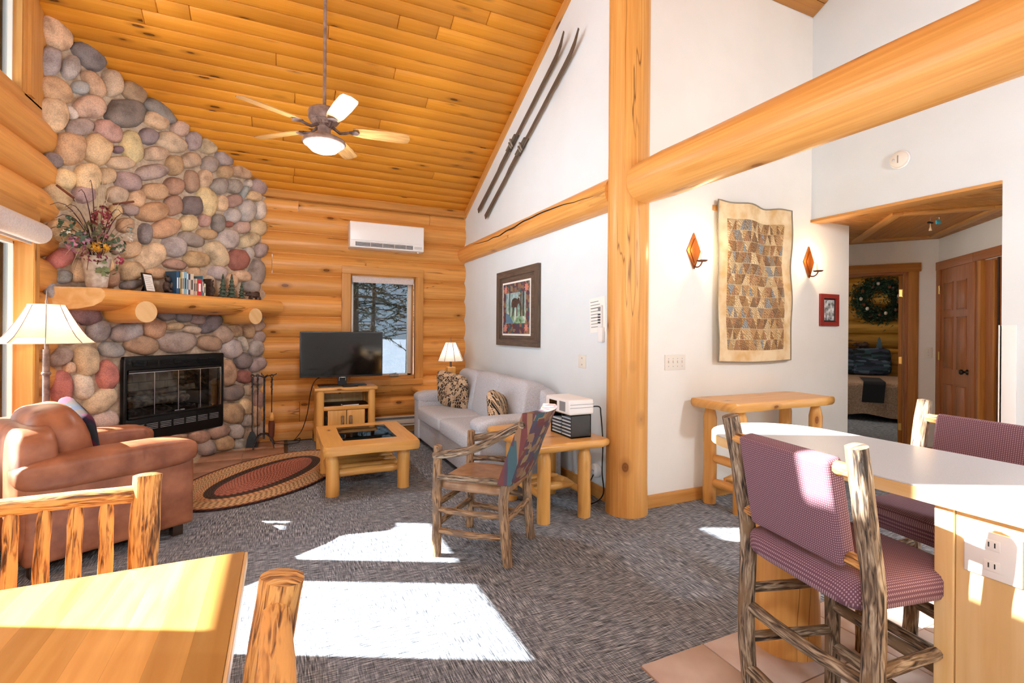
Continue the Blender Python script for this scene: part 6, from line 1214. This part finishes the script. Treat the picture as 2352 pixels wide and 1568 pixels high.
# ================================================================= ADDED FILL LAMPS (unseen globes behind the photographer, to light the room)
def pendant(label, loc, watts):
    t_ = thing('fill_pendant', label, 'lamp', loc, 0, 'added fill lamps behind the camera')
    obj('globe', MB().lathe([(0, -.14), (.08, -.115), (.13, -.05), (.14, .0), (.12, .06), (.05, .11)], 24), 'lamp_glow', t_); obj('cap', MB().lathe([(.055, .105), (.05, .14), (.012, .16)], 16), 'bronze', t_); obj('stem', MB().tube([(0, 0, .15), (0, 0, 1.6)], .008, 8), 'bronze', t_)
    lamp('fill_pendant_light', Vector(loc)-Vector((0, 0, .26)), watts, .12, (.84, .93, 1))
pendant('unseen globe lamp added over the dining corner as fill light', (-.7, -.5, 2.75), 115); pendant('unseen globe lamp added over the kitchen as fill light', (3.3, -.4, 2.75), 130)
# ================================================================= OUTDOORS
gd_ = struct('ground', MB().grid(lambda u, v: (lerp(-60, 60, u), lerp(-45, 75, v), -.45+.22*nz(u*11, v*11, 3)+(.9*max(0, v-.5)+.0)), 60, 60), 'snow', 'snow-covered ground outside')
def conifer(label, loc, h, seed, lean=0, bare=.25, spread=.34):
    t_ = thing('spruce_tree', label, 'tree', loc, 0, 'spruce trees outside the window'); rt = random.Random(seed)
    top = Vector((lean*h, 0, h)); obj('trunk', MB().tube([top*(i/6)+Vector((.05*nz(i, seed, 0), .05*nz(i, 0, seed), 0)) for i in range(7)], [h*.017*(1-i/6.6) for i in range(7)], 8), 'tree_trunk', t_)
    br = MB(); nd = MB()
    for k in range(int(h*15)):
        z = rt.uniform(bare*h, h*.97); a = rt.uniform(0, 6.28); Lb = (h-z)*spread*rt.uniform(.6, 1.1)+.15; c0 = top*(z/h)
        e = c0+Vector((math.cos(a)*Lb, math.sin(a)*Lb, -Lb*rt.uniform(.05, .35))); mid = (c0+e)/2+Vector((0, 0, Lb*.08)); br.tube([c0, mid, e], [.014, .010, .004], 4)
        for j in range(int(8+Lb*16)):
            t = rt.uniform(.25, 1.0); p_ = c0.lerp(mid, t*2) if t < .5 else mid.lerp(e, t*2-1); d = Vector((rt.gauss(0, 1), rt.gauss(0, 1), rt.gauss(-.3, .6))).normalized()*rt.uniform(.08, .2); s_ = d.orthogonal().normalized()*.014
            nd.add([p_-s_, p_+s_, p_+d], [(0, 1, 2)])
    o = obj('branches', br, 'tree_trunk', t_); o['kind'] = 'stuff'; o = obj('needles', nd, 'spruce', t_); o['kind'] = 'stuff'
conifer('nearest spruce filling the window view', (1.75, 11.2, -.35), 4.6, 1, .03, .34, .40); conifer('spruce with a dark trunk at the left window edge', (1.28, 10.0, -.35), 5.5, 2, 0, .38, .26); conifer('distant pale spruce at the right of the window view', (3.6, 15.5, -.2), 5.5, 3, 0, .25, .30); conifer('distant spruce behind the nearest one', (2.3, 18.0, -.1), 7, 4, 0, .2, .28); conifer('far spruce standing at the left of the snow field', (1.2, 21.0, 0), 8, 5, 0, .2, .3)
